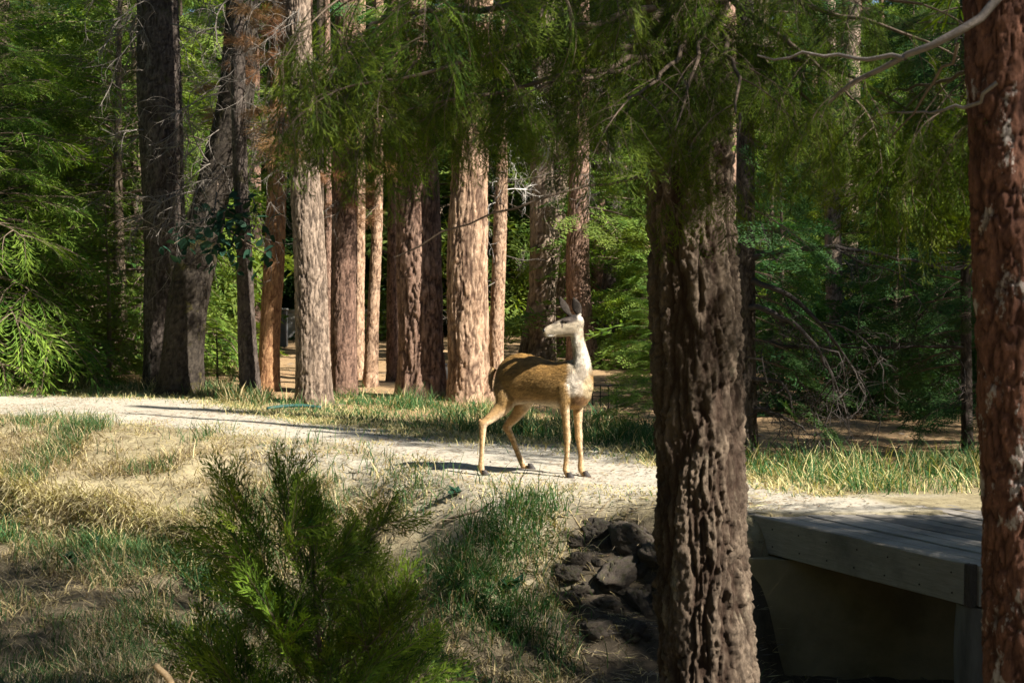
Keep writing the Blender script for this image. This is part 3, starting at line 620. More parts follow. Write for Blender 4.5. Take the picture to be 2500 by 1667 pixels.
green('cedar_tree', 'tall feathery cedar standing behind the bright one at the left edge', -9.7, 26.5, 'cedar', 1.3)
green('fir_tree', 'low green fir at the foot of the leftmost dark trunk', -6.6, 23.2, 'fir', .55)
green('fir_tree', 'knee-high young fir at the foot of the slim grey trunk', -4.55, 21.9, 'fir', .24, zs=.8)
green('fir_tree', 'flat-needled green fir standing between the left cedars', -8.0, 29, 'fir', 1.3)
green('fir_tree', 'sunlit young yellow-green fir beside the big foreground trunk, behind the deer', 1.62, 15.6, 'fir', .42, zs=.85)
green('fir_tree', 'small light-green fir behind the young yellow-green one', 2.3, 19.5, 'fir', .5)
for i, (x, y, k, s, lab) in enumerate(((3.3, 17.5, 'deep', .42, 'dark fir in the thicket right behind the foreground trunk'), (4.6, 17.0, 'deep', .36, 'low dark fir in the middle of the right-hand thicket'),
        (5.5, 18.5, 'deep', .55, 'dark fir by the thin black trunk in the thicket'), (6.6, 21.0, 'deep', .7, 'tall dark fir at the far side of the thicket by the red-barked trunk'),
        (4.2, 23.0, 'fir', .8, 'lighter fir glowing through the middle of the thicket'), (5.9, 26.0, 'fir', 1.0, 'sunlit fir far behind the thicket'), (3.2, 27.0, 'fir', .9, 'sunlit fir between the pale thicket trunk and the foreground trunk'))):
    green('fir_tree', lab, x, y, k, s)
LAND = [(0, 'the left edge'), (400, 'the dark leaning tree'), (655, 'the orange trunk'), (765, 'the stout pale grey trunk'), (1024, 'the widest brown trunk'), (1145, 'the broad sunlit trunk'), (1420, 'the head of the deer'), (1700, 'the big foreground trunk'), (2030, 'the pale thicket trunk'), (2430, 'the red-barked trunk')]
ORD = 'nearest second third fourth fifth sixth seventh eighth ninth tenth eleventh twelfth thirteenth fourteenth fifteenth sixteenth seventeenth eighteenth nineteenth twentieth'.split()
def gaplabel(items, noun):
    """label things of the far wood by the gap they show in and their order of depth there"""
    bins = {}
    for root, x, y in items:
        px = 1250 + x / y * F; k = sum(1 for l, _ in LAND if l <= px) - 1 if 0 <= px <= 2500 else -1; bins.setdefault(k, []).append((y, root))
    for k, l in bins.items():
        for i, (y, root) in enumerate(sorted(l, key=lambda e: e[0])):
            if k < 0: root['label'] = noun + ' out of view at the side of the background wood'; root['group'] = noun + 's out of view'
            elif k == len(LAND) - 1: root['label'] = f'{ORD[min(i, 19)]} {noun} back behind {LAND[k][1]}'
            else: root['label'] = f'{ORD[min(i, 19)]} {noun} back between {LAND[k][1]} and {LAND[k + 1][1]}'
far_items, stem_items = [], []
rb = np.random.default_rng(77); placed = []
def free(x, y, dmin): return all((x - a) ** 2 + (y - b_) ** 2 > dmin * dmin for a, b_ in placed)
cnt = 0
for _ in range(4000):
    y = 27 + 62 * rb.uniform(0, 1) ** .8; x = rb.uniform(-1, 1) * (.37 * y + 5)
    gap = -5.5 < x / y * 28 < 1.8 and y < 41             # sunlit clearing seen between the trunks
    if gap or not free(x, y, 2.6 + .03 * y): continue
    placed.append((x, y)); cnt += 1
    k = ('far', 'far', 'fir', 'deep')[int(rb.integers(4))]
    s = rb.uniform(.8, 1.5) * (1.3 if k == 'fir' else 1) * (1.7 if y > 58 else 1.2 if y > 46 else 1)
    far_items.append((green('fir_tree', 'x', x, y, k, s, 'conifers of the background wood', int(rb.integers(2))), x, y))
    if cnt > 190: break
TP = [trunk_mesh([(0, 0, -.1), (.1 * i, 0, 6), (.2 * i, 0, 16)], [.30, .25, .15], 9, .06, 40, M[('pine', 'grey', 'brown')[i]], 90 + i, pw=.11, ph=.4, depth=.03) for i in range(3)]
for i in range(34):
    for _ in range(60):
        y = rb.uniform(29, 60); x = rb.uniform(-1, 1) * .37 * y
        if free(x, y, 1.3): break
    placed.append((x, y))
    root = thing('pine_tree', 'tall bare-stemmed pine far back in the wood', 'tree', (x, y, hz(x, y) - .05), 'bare pine stems of the background wood')
    t_ = link('trunk', TP[i % 3], root); s = rb.uniform(.6, 1.15); t_.scale = (s, s, 1); t_.rotation_euler = (0, 0, rb.uniform(0, 6))
    c = link('crown', CR_PINE[i % 2], root); c.scale = (1.05, 1.05, .9); c.location = (0, 0, rb.uniform(8.5, 12)); c.rotation_euler = (0, 0, rb.uniform(0, 6)); stem_items.append((root, x, y))
gaplabel(far_items, 'background conifer'); gaplabel(stem_items, 'tall bare-stemmed pine')

root = TREES['FT'][0]; c = link('crown', crown_mesh(20, MED, 'cedar_dark', 5.0, 2.3, 40, .2, .5, -.25, .8), root); c.location = Vector(at('FT', 4.4) - TREES['FT'][1])
# more wood, added unseen round the viewer to shut out sky light
rq = np.random.default_rng(404)
for i in range(54):
    for _ in range(50):
        a = rq.uniform(0, 2 * math.pi); d_ = rq.uniform(11, 24); x, y = d_ * math.cos(a), 6 + d_ * math.sin(a)
        toward = (x * sv.x + (y - 8) * sv.y) / math.hypot(sv.x, sv.y); side_ = abs(x * sv.y - (y - 8) * sv.x) / math.hypot(sv.x, sv.y)
        if abs(x) < .40 * y + 2.6: continue
        if toward > 0 and side_ < 13 and toward < 17: continue
        if free(x, y, 2.6): break
    else: continue
    placed.append((x, y)); green('fir_tree', 'conifer of the surrounding wood out of view beside the viewer', x, y, ('far', 'deep')[i % 2], 1.35, 'conifers round the viewer', i % 2)
for z, a, k in ((7.2, 110, 1.5), (8.6, 95, 1.6), (9.4, 75, 1.5)): addb('FT', 'medf', z, a, -.05, k)
# cedars added out of view, set along the sun rays to shade hollow, thicket
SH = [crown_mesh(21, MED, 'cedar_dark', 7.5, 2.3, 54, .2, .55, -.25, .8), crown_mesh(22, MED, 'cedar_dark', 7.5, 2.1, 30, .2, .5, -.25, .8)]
for i, (x, y, z, s, top) in enumerate(((5.4, 5.4, 1.0, .68, 6.0), (7.2, 5.5, 1.2, .8, 6.6), (8.8, 4.6, 2.0, .9, 8.3), (2.8, 3.2, 4.7, .62, 8.6), (5.3, 7.2, 1.5, .52, 4.8), (4.5, 6.6, 1.8, .74, 7.0), (3.1, 4.75, 4.2, .8, 9.2), (7.6, 1.0, 3.5, .8, 9.0), (8.3, 11.8, 1.8, .9, 8.0), (10.2, 13.8, 2.2, 1.0, 9.0))):
    root = thing('cedar_tree', 'unseen cedar added to shade the bridge, hollow and thicket', 'tree', (x, y, 0), 'cedars added for shade')
    n = 12; v, q = tube(np.stack([np.zeros(n), np.zeros(n), np.linspace(-.4, top, n)], 1), np.linspace(.26 if not 2 < i < 8 else .11, .03, n), 10); link('trunk', mk_mesh('trunk', v, [q], [M['dark']], None, True), root)
    c = link('crown', SH[2 < i < 8], root); c.location = (0, 0, z); c.rotation_euler = (0, 0, i * 1.3); c.scale = (s, s, s * (top - z) / 7.5)
# unseen pines added on the sunny side, their crowns dappling path and trunks
for i, (x, y, z, s) in enumerate(((10.8, 8.6, 7.0, .7), (9.5, 15.6, 7.5, .7), (6.3, 9.9, 5.6, .36))) :
    root = thing('pine_tree', 'unseen pine added to throw flecked shade over the path', 'tree', (x, y, 0), 'pines added to dapple the path')
    t_ = link('trunk', TP[i % 3], root); t_.scale = (.4, .4, .55) if i == 2 else (1, 1, 1)
    c = link('crown', CR_PINE[i % 2], root); c.location = (0, 0, z); c.scale = (s, s, s); c.rotation_euler = (0, 0, i)

# ------------------------------------------------------------------ sapling in front of the bank
sx, sy = P(785, 1667, 6.3)[0], 6.3; sz = hz(sx, sy)
root = thing('cedar_sapling', 'bushy dark green cedar sapling growing in the hollow before the bank', 'tree', (sx, sy, sz))
Hs = P(800, 1250, 6.3)[2] - sz; rs = np.random.default_rng(44); n = 12
st = np.stack([.03 * np.sin(np.linspace(0, 3, n)) - .06 * np.linspace(0, 1, n), np.zeros(n), np.linspace(-.05, Hs, n)], 1)
v, q = tube(st, np.linspace(.019, .004, n), 8); link('trunk', mk_mesh('trunk', v, [q], [M['wood']], None, True), root)
for i in range(52):
    f = .05 + .77 * (i + .5) / 52; z = Hs * f; a = i * 2.399 + rs.normal(0, .45)
    ln = (.74 - .30 * f ** 1.2) * rs.uniform(.6, 1.15) * (1 - .12 * (math.cos(a) > .3)); el = .08 + .68 * f + rs.normal(0, .16)
    d = np.array([math.cos(a) * math.cos(el), math.sin(a) * math.cos(el) * .9, math.sin(el)])
    p = np.array([np.interp(z, st[:, 2], st[:, 0]), 0, z]); o = link('bough', MF['up'][int(rs.integers(5))], root); place(o, frame(d, (rs.normal(0, .9), rs.normal(0, .9), 1)), p, ln / .62)
for z, a, l in ((.30, -170, .55), (.14, -175, .45), (.42, -20, .3)):
    o = link('dead_branch', MF['twig'][int(rs.integers(5))], root); place(o, frame((math.cos(R_(a)), math.sin(R_(a)) - .4, .05)), (0, -.02, z), l)

# ------------------------------------------------------------------ bridge
br = thing('footbridge', 'weathered grey plank footbridge end meeting the dirt path', 'bridge', (2.55, 7.86, 0))
B0 = np.array([2.55, 7.86]); A0 = np.array([1.42, 9.99]); dv = nrm(A0 - B0); nv_ = np.array([-dv[1], dv[0]]) * -1
if nv_[0] < 0: nv_ = -nv_
def woodmat(name, a, b_, c_):
    m, t, p, out = mat(name); co = objco(t, (2.2, 26, 26))
    c = mixc(t, a, b_, noise(t, 2.2, 8, .7, co)); c = mixc(t, c, c_, noise(t, 5, 8, .8, co, .56, .70))
    c = mixc(t, c, tuple(x * .6 for x in b_), noise(t, 1.6, 5, .7, objco(t), .5, .75))
    oi = N(t, 'ObjectInfo'); mr = N(t, 'MapRange', i_3=.6, i_4=1.25); t.links.new(oi.outputs['Random'], mr.inputs[0])
    hs = N(t, 'HueSaturation'); t.links.new(c, hs.inputs['Color']); t.links.new(mr.outputs[0], hs.inputs['Value'])
    t.links.new(hs.outputs[0], p.inputs['Base Color']); p.inputs['Roughness'].default_value = .75
    bump(t, p, noise(t, 4, 8, .75, co, .2, .8), .5, .006); return m
M['plank'] = woodmat('weathered_plank', (.42, .375, .32), (.27, .24, .205), (.10, .085, .07))
M['beam'] = woodmat('weathered_beam', (.38, .335, .275), (.25, .22, .175), (.13, .11, .09))
M['concrete'] = plain('stained_concrete', (.30, .24, .135), (.15, .12, .068), 2.2, .9, .3, .004)
M['post'] = plain('grey_timber_post', (.22, .20, .175), (.10, .09, .08), 10, .85, .5, .006, (1, 1, .2))
M['nail'] = plain('rusty_nail', (.05, .035, .03), (.03, .02, .02), 10)
def box(name, p0, p1, w, z0, z1, mtl, parent, bev=.006, seg=10, rng=np.random.default_rng(1), skew0=0, skew1=0, wob=.0015):
    """bevelled board from p0 to p1 (xy), extending w along nv_, subdivided along its length"""
    L = np.linalg.norm(p1 - p0); d2 = (p1 - p0) / L; n2 = nv_ if w > 0 else -nv_; w = abs(w)
    pr = [(bev, 0), (w - bev, 0), (w, bev), (w, z1 - z0 - bev), (w - bev, z1 - z0), (bev, z1 - z0), (0, z1 - z0 - bev), (0, bev)]
    Vv = []; 
    for i in range(seg + 1):
        f = i / seg
        for a, h in pr:
            off = skew0 * a * (1 - f) + skew1 * a * f
            q = p0 + d2 * (L * f + off) + n2 * (a + rng.normal(0, wob)); Vv.append([q[0], q[1], z0 + h + rng.normal(0, wob * .6)])
    k = 8; Qq = [[i * k + j, i * k + (j + 1) % k, (i + 1) * k + (j + 1) % k, (i + 1) * k + j] for i in range(seg) for j in range(k)]
    caps = np.array([list(range(k))[::-1], [seg * k + j for j in range(k)]])
    Vv = np.array(Vv); pl = parent.location
    c0 = np.array([p0[0], p0[1], z0]); ang = math.atan2(d2[1], d2[0])
    Rm = np.array([[math.cos(ang), -math.sin(ang), 0], [math.sin(ang), math.cos(ang), 0], [0, 0, 1]])
    Vl = (Vv - c0) @ Rm
    o = link(name, mk_mesh(name, Vl, [np.array(Qq), caps], [mtl]), parent); o.location = Vector(c0) - pl; o.rotation_euler = (0, 0, ang); return o
rp = np.random.default_rng(8); w = .148; i = 0; off = .052
while off < 2.5:
    p0 = B0 + nv_ * off - dv * (.012 + rp.uniform(0, .008))
    yend = 9.99 + .02 * off; L = (yend - p0[1]) / dv[1] + rp.uniform(-.01, .02)
    sk = -nv_[1] / dv[1]
    box('plank', p0, p0 + dv * L, w - .016, -.038, rp.uniform(-.006, .006), M['plank'], br, .004, 12, rp, 0, sk); off += w; i += 1
Ls = np.linalg.norm(A0 - B0)
box('side_beam', B0 + dv * .045, A0, .05, -.232, .006, M['beam'], br, .006, 14, rp)                   # fascia
box('corner_trim', B0 - dv * .002, B0 + dv * .042, .052, -.235, .003, M['dark'], br, .003, 2, rp)
o = box('end_beam', B0 + nv_ * .056 - dv * .012, B0 + nv_ * .056 + dv * .035, 2.3, -.232, -.042, M['beam'], br, .004, 2, rp)
for k in range(3): box('joist', B0 + nv_ * (.35 + .7 * k) + dv * .08, B0 + nv_ * (.35 + .7 * k) + dv * 2.2, .06, -.23, -.045, M['beam'], br, .004, 2, rp)
pc = B0 + nv_ * .04 + dv * .06
n = 9; pz = hz(pc[0], pc[1]) - .3; yy = np.linspace(pz, -.237, n)
v, q = tube(np.stack([np.full(n, pc[0] + .12), np.full(n, pc[1] + .05), yy], 1), .165 * (1 + .04 * np.sin(yy * 9)), 14)
o = link('support_post', mk_mesh('support_post', v - np.array(br.location), [q], [M['post']], None, True), br)
ng = G()
for k in range(9):
    for z in (-.06, -.175):
        c = B0 + dv * (.12 + k * .27 + rp.normal(0, .01)) - nv_ * .0025; v, q = tube(np.array([[c[0], c[1], z], [c[0] - nv_[0] * .004, c[1] - nv_[1] * .004, z]]), .0055, 6)
        e = v[6:]; ng.add(v, q, 0); ng.add(np.concatenate([e, e.mean(0, keepdims=True)]), [[0, 1, 2, 6], [2, 3, 4, 6], [4, 5, 0, 6]], 0)
V_, Q_, M_, T_ = ng.arr(); o = link('nails', mk_mesh('nails', V_ - np.array(br.location), [Q_], [M['nail']]), br); o['kind'] = 'stuff'
# concrete abutment under the far end
aw = thing('abutment_wall', 'dark stained concrete wall under the footbridge', 'wall', (1.9, 9.3, -.6))
p0, p1 = np.array([1.50, 9.34]), np.array([2.95, 9.16]); dd_ = nrm(p1 - p0)
gxw = np.linspace(0, 1, 24); gzw = np.linspace(-1.5, -.245, 24); A_, B_ = np.meshgrid(gxw, gzw)
Fw = np.stack([p0[0] + (p1 - p0)[0] * A_, p0[1] + (p1 - p0)[1] * A_, B_], -1); Fw[..., 1] += .012 * (fbm(Fw * 3, 3, 2) - .5)
bk = Fw.copy(); bk[..., 1] += .25
vv = np.concatenate([Fw.reshape(-1, 3), bk.reshape(-1, 3)]) - np.array([1.9, 9.3, -.6]); ii = np.arange(576).reshape(24, 24)
fq = np.stack([ii[:-1, :-1], ii[:-1, 1:], ii[1:, 1:], ii[1:, :-1]], -1).reshape(-1, 4)
side = np.array([[ii[k, -1], ii[k, -1] + 576, ii[k + 1, -1] + 576, ii[k + 1, -1]] for k in range(23)] + [[ii[-1, k], ii[-1, k + 1], ii[-1, k + 1] + 576, ii[-1, k] + 576] for k in range(23)])
link('concrete_face', mk_mesh('concrete_face', vv, [fq, fq[:, ::-1] + 576, side], [M['concrete']], None, False), aw)

# ------------------------------------------------------------------ rocks in the bank
m, t, b, out = mat('dark_basalt'); co = objco(t)
c = mixc(t, (.15, .115, .085), (.06, .047, .036), noise(t, 7, 8, .75, co)); c = mixc(t, c, (.19, .155, .12), noise(t, 26, 6, .8, co, .55, .7))
g_ = N(t, 'NewGeometry'); sx_ = N(t, 'SeparateXYZ'); t.links.new(g_.outputs['Normal'], sx_.inputs[0])
ms_ = N(t, 'Math', operation='MULTIPLY'); t.links.new(sx_.outputs[2], ms_.inputs[0]); t.links.new(noise(t, 5, 6, .7, co, .5, .62), ms_.inputs[1])
c = mixc(t, c, (.085, .085, .03), ms_.outputs[0]); t.links.new(c, b.inputs['Base Color']); b.inputs['Roughness'].default_value = .95; oi_ = N(t, 'ObjectInfo'); mr_ = N(t, 'MapRange', i_3=.55, i_4=1.5); t.links.new(oi_.outputs['Random'], mr_.inputs[0]); hs_ = N(t, 'HueSaturation'); t.links.new(c, hs_.inputs['Color']); t.links.new(mr_.outputs[0], hs_.inputs['Value']); t.links.new(hs_.outputs[0], b.inputs['Base Color'])
bump(t, b, noise(t, 9, 12, .85, co, .1, .9), 1.0, .06); M['rock'] = m
def ico(n=44, k=28):
    th = np.linspace(0, 2 * math.pi, n, False); ph = np.linspace(.06, math.pi - .06, k); A, B = np.meshgrid(th, ph)
    v = np.stack([np.sin(B) * np.cos(A), np.sin(B) * np.sin(A), np.cos(B)], -1).reshape(-1, 3); ix = np.arange(n * k).reshape(k, n); jx = np.roll(ix, -1, 1)
    return v, np.stack([ix[:-1], ix[1:], jx[1:], jx[:-1]], -1).reshape(-1, 4), np.array([list(ix[0]), list(ix[-1][::-1])])
def rock_mesh(seed):
    v, q, c = ico(); r = np.random.default_rng(seed); dirs = nrm(r.normal(0, 1, (17, 3))); 
    rad = 1 + .0 * v[:, 0]
    for d_ in dirs: rad = np.minimum(rad, r.uniform(.55, .84) / np.maximum(v @ d_, .05))
    v = v * (np.minimum(rad, 1.05) + .14 * (fbm(v * 1.6 + seed, 4, seed) - .5) + .13 * (fbm(v * 6 + seed, 5, seed) - .5) - .10 * (np.abs(fbm(v * 6 + seed, 3, seed + 3) - .5) < .03) - .10 * np.abs(fbm(v * 2.6 + 7 + seed, 3, seed + 5) - .5))[:, None]
    return mk_mesh('boulder', v, [q, c], [M['rock']], None, True)
RK = [rock_mesh(i) for i in range(9)]
rr = np.random.default_rng(19)
def ground_hit(px, py):
    r = ray(px, py); ts = np.linspace(4, 40, 1500) / r[1]; p = CAM + ts[:, None] * r; hgt = height(p[:, 0], p[:, 1]); k = np.argmax(p[:, 2] < hgt); return p[k]
rocks = [(1395, 1385, 42, 'rounded dark rock at the grass edge of the heap'), (1470, 1290, 50, 'flat-topped dark rock high in the heap beside the trunk'), (1550, 1300, 62, 'biggest dark boulder just below the path'), (1440, 1370, 46, 'jagged black rock in the upper middle of the heap'),
         (1505, 1385, 60, 'tall dark rock in the middle of the heap'), (1580, 1460, 52, 'pale grey pitted rock against the foreground trunk'), (1530, 1440, 34, 'small dark rock wedged left of the pale pitted one'), (1430, 1440, 40, 'dark mossy rock low in the heap by the grass'),
         (1480, 1470, 40, 'half-buried dark rock at the foot of the heap'), (1560, 1380, 46, 'mossy rock touching the foreground trunk'), (1400, 1320, 34, 'small mossy rock at the top corner of the heap'), (1375, 1460, 30, 'small rock lying out in the dry grass'),
         (1460, 1530, 44, 'low dark stone in the bottom of the hollow'), (1550, 1530, 38, 'shadowed stone at the base of the heap by the trunk'), (1620, 1330, 60, 'dark boulder half hidden behind the foreground trunk'), (1700, 1400, 60, 'dark boulder hidden behind the trunk next to the concrete')]
for x, y, r_, lab in rocks:
    p = ground_hit(x, y + r_ * .4); s = r_ * p[1] / F
    o = link('boulder', RK[int(rr.integers(9))]); o.location = Vector(p + np.array([0, .62 * s, .0 * s])); s *= 1.25; o.scale = (s * rr.uniform(1, 1.35), s * rr.uniform(.9, 1.2), s * rr.uniform(.7, 1.05)); o.rotation_euler = (rr.uniform(-.4, .4), rr.uniform(-.4, .4), rr.uniform(0, 6))
    tag(o, lab, 'rock', 'rocks in the bank beside the bridge')
RKs = RK[:4]
for k in range(26):
    p = ground_hit(rr.uniform(1370, 1640), rr.uniform(1290, 1570)); s = rr.uniform(10, 20) * p[1] / F
    o = link('stone', RK[int(rr.integers(9))]); o.location = Vector(p + np.array([0, 0, .2 * s])); o.scale = (s, s * .9, s * .8); o.rotation_euler = (rr.uniform(0, 6), rr.uniform(0, 6), 0)
    tag(o, 'fist-sized dark stone filling gaps among the boulders', 'rock', 'small stones among the boulders')

# ------------------------------------------------------------------ deer
def DP(cx, cy, Y): return P(1130 + cx / 3.135, 700 + cy / 3.135, Y)
CS = 1 / (F * 3.135)
def loft(rings, k=22, sub=5):
    """rings: (centre, a-vector, b-vector) ellipses, interpolated smoothly and capped"""
    A = np.array([np.concatenate(r) for r in rings], float); n = len(A); tt = np.linspace(0, n - 1, (n - 1) * sub + 1)
    i = np.clip(tt.astype(int), 0, n - 2); f = (tt - i)[:, None]
    p0, p1, p2, p3 = A[np.clip(i - 1, 0, n - 1)], A[i], A[i + 1], A[np.clip(i + 2, 0, n - 1)]
    B = .5 * ((2 * p1) + (-p0 + p2) * f + (2 * p0 - 5 * p1 + 4 * p2 - p3) * f ** 2 + (-p0 + 3 * p1 - 3 * p2 + p3) * f ** 3)
    a = np.arange(k) * 2 * math.pi / k; Vv = B[:, None, :3] + np.cos(a)[None, :, None] * B[:, None, 3:6] + np.sin(a)[None, :, None] * B[:, None, 6:9]
    m_ = len(B); ix = np.arange(m_ * k).reshape(m_, k); jx = np.roll(ix, -1, 1)
    q = np.stack([ix[:-1], jx[:-1], jx[1:], ix[1:]], -1).reshape(-1, 4)
    Vv = Vv.reshape(-1, 3); c0, c1 = B[0, :3], B[-1, :3]; Vv = np.concatenate([Vv, [c0, c1]])
    t0 = np.array([[len(Vv) - 2, (j + 1) % k, j] for j in range(k)]); t1 = np.array([[len(Vv) - 1, ix[-1, j], ix[-1, (j + 1) % k]] for j in range(k)])
    return Vv, q, np.concatenate([t0, t1])
parts = []
hd = np.array([.86, -.51, 0]); lf = np.array([.51, .86, 0]); upv = np.array([0, 0, 1.])
O0 = np.array([-.115, 11.93, 0])
# torso: s, z top, z bottom, half width
TOR = [(-.015, .80, .70, .03), (.03, .90, .60, .095), (.11, .965, .565, .142), (.22, .995, .575, .160), (.34, .980, .59, .150), (.46, .948, .572, .150), (.57, .930, .556, .152), (.66, .945, .55, .145), (.73, .955, .555, .135), (.79, .92, .565, .122), (.835, .85, .61, .092), (.865, .78, .68, .045)]
parts.append(loft([(O0 + hd * s + upv * (zt + zb) / 2, lf * w_, upv * (zt - zb) / 2) for s, zt, zb, w_ in TOR], 28))
def limbc(pts, ry=1.0, k=16):
    """(cx, cy, depth, half width in crop px) -> loft with rings perpendicular to the limb in the picture plane"""
    c = np.array([DP(x, y, Y) for x, y, Y, r in pts]); t_ = nrm(np.gradient(c, axis=0)); rings = []
    for i, (x, y, Y, r) in enumerate(pts):
        a_ = nrm(np.cross(t_[i], [0, 1., 0])); b_ = nrm(np.cross(t_[i], a_)); rad = r * Y * CS; ryy = ry[i] if hasattr(ry, '__len__') else ry
        rings.append((c[i], a_ * rad, b_ * rad * ryy))
    parts.append(loft(rings, k)); return c
# hind legs
limbc([(345, 640, 11.86, 40), (340, 700, 11.83, 88), (334, 790, 11.80, 98), (332, 860, 11.78, 84), (300, 925, 11.77, 63), (240, 980, 11.74, 45), (190, 1022, 11.71, 36), (153, 1052, 11.69, 34), (151, 1105, 11.68, 27), (147, 1200, 11.67, 20), (143, 1300, 11.66, 19), (140, 1375, 11.65, 24), (150, 1415, 11.64, 19), (163, 1442, 11.63, 18)], [.6, .7, .75, .8, .8, .8, .8, .8, .85, .9, .9, .9, .9, 1.])
limbc([(150, 1060, 11.70, 22), (135, 1035, 11.71, 17), (126, 1012, 11.715, 8)])
limbc([(460, 690, 11.93, 40), (478, 780, 11.95, 92), (478, 850, 11.96, 78), (450, 920, 11.97, 58), (400, 995, 11.98, 42), (352, 1045, 11.98, 34), (338, 1078, 11.98, 32), (362, 1125, 11.98, 26), (395, 1205, 11.98, 22), (428, 1290, 11.98, 21), (462, 1362, 11.98, 25), (492, 1392, 11.97, 21), (516, 1406, 11.96, 18)], [.6, .75, .75, .8, .8, .8, .8, .85, .9, .9, .9, .9, 1.])
limbc([(340, 1085, 11.98, 22), (322, 1072, 11.98, 17), (308, 1058, 11.98, 9)])
# front legs
limbc([(810, 680, 11.53, 40), (800, 760, 11.50, 76), (785, 850, 11.49, 58), (780, 915, 11.49, 40), (787, 1000, 11.50, 31), (795, 1095, 11.51, 27), (798, 1150, 11.52, 29), (799, 1200, 11.52, 22), (796, 1290, 11.52, 19), (788, 1365, 11.53, 22), (790, 1400, 11.52, 24), (798, 1432, 11.51, 21), (812, 1456, 11.50, 20)], [.6, .85, .95, 1.05, 1.05, 1, 1, 1, 1, 1, 1, 1, 1])
limbc([(910, 690, 11.57, 40), (900, 770, 11.60, 72), (885, 860, 11.61, 58), (880, 920, 11.62, 42), (881, 1000, 11.62, 34), (884, 1090, 11.62, 28), (887, 1145, 11.62, 30), (892, 1200, 11.62, 22), (902, 1290, 11.62, 19), (903, 1365, 11.62, 23), (906, 1395, 11.61, 25), (920, 1425, 11.60, 21), (936, 1448, 11.58, 20)], [.6, .9, .95, 1.0, 1.0, 1, 1, 1, 1, 1, 1, 1, 1])
for x, y, Y in ((770, 1402, 11.535), (889, 1400, 11.63), (118, 1378, 11.66), (452, 1385, 11.98)): limbc([(x + 12, y - 8, Y, 11), (x, y, Y, 9), (x, y + 14, Y, 5)])
# neck
NK = [(880, 770, 11.52, 118, .62), (893, 700, 11.52, 108, .72), (905, 640, 11.52, 86, .85), (908, 580, 11.52, 71, .92), (901, 520, 11.52, 60, .95), (890, 460, 11.515, 53, .95), (878, 400, 11.51, 50, .95), (870, 340, 11.51, 52, .95), (868, 280, 11.51, 46, .95)]
limbc([r[:4] for r in NK], [r[4] for r in NK], 24)
# head: cx, top, bottom, depth, half width (m)
HD = [(925, 262, 318, 11.515, .030), (905, 232, 352, 11.515, .050), (870, 215, 372, 11.51, .062), (825, 213, 380, 11.50, .064), (785, 226, 383, 11.49, .060), (745, 246, 384, 11.475, .053), (708, 266, 384, 11.46, .044), (675, 283, 382, 11.45, .037), (648, 296, 379, 11.44, .034), (630, 308, 372, 11.435, .032), (618, 322, 352, 11.43, .020)]
rings = []
for cx, tp, bt, Y, hw in HD:
    c_ = DP(cx, (tp + bt) / 2, Y); h_ = (bt - tp) / 2 * Y * CS; tilt = .12
    rings.append((c_, np.array([.12, .99, 0]) * hw, np.array([tilt, 0, 1.0]) * h_))
parts.append(loft(rings, 24))
limbc([(700, 372, 11.457, 14), (665, 378, 11.448, 12), (640, 376, 11.44, 9)], 2.0)        # lower lip
limbc([(760, 262, 11.425, 10), (790, 255, 11.43, 12), (815, 255, 11.44, 8)], .8)          # brow over the eye
# ears: cupped leaves
def ear(b0, tip, Y0, Y1, hw, lean):
    p0, p1 = DP(*b0, Y0), DP(*tip, Y1); ax = nrm(p1 - p0); rings = []
    wv = nrm(np.cross(ax, [math.sin(lean), -math.cos(lean), 0])); tv = nrm(np.cross(ax, wv)); L_ = np.linalg.norm(p1 - p0)
    for f, k in ((0, .42), (.12, .58), (.3, .92), (.5, 1.), (.7, .78), (.86, .42), (.97, .12)):
        rings.append((p0 + ax * L_ * f + tv * .012 * math.sin(f * 3) , wv * hw * k, tv * (.016 if f < .2 else .0085)))
    return loft(rings, 20)
e1 = ear((822, 222), (737, 70), 11.47, 11.43, .036, .45); e2 = ear((892, 222), (842, 78), 11.55, 11.57, .042, -.25)
parts += [e1, e2]
# tail
limbc([(238, 625, 11.92, 24), (218, 670, 11.925, 21), (212, 730, 11.925, 16), (220, 780, 11.92, 10), (226, 805, 11.92, 5)], .8)
droot_loc = np.array([DP(560, 1450, 11.7)[0], 11.7, 0.0])
VV = []; FQ = []; FT_ = []; off = 0
for v, q, tr_ in parts: VV.append(v); FQ.append(q + off); FT_.append(tr_ + off); off += len(v)
raw = mk_mesh('deer_raw', np.concatenate(VV) - droot_loc, [np.concatenate(FQ), np.concatenate(FT_)], [])
tmp = link('deer_tmp', raw); mo = tmp.modifiers.new('r', 'REMESH'); mo.mode = 'VOXEL'; mo.voxel_size = .0062; mo.use_smooth_shade = True
mo = tmp.modifiers.new('s', 'SMOOTH'); mo.factor = .5; mo.iterations = 5
dg = bpy.context.evaluated_depsgraph_get(); body = bpy.data.meshes.new_from_object(tmp.evaluated_get(dg)); body.name = 'body'
bpy.data.objects.remove(tmp); bpy.data.meshes.remove(raw)
nvb = len(body.vertices); co_ = np.empty(nvb * 3, np.float32); body.vertices.foreach_get('co', co_); co_ = co_.reshape(-1, 3).astype(float)
no_ = np.empty(nvb * 3, np.float32); body.vertices.foreach_get('normal', no_); no_ = no_.reshape(-1, 3).astype(float)
wco = co_ + droot_loc
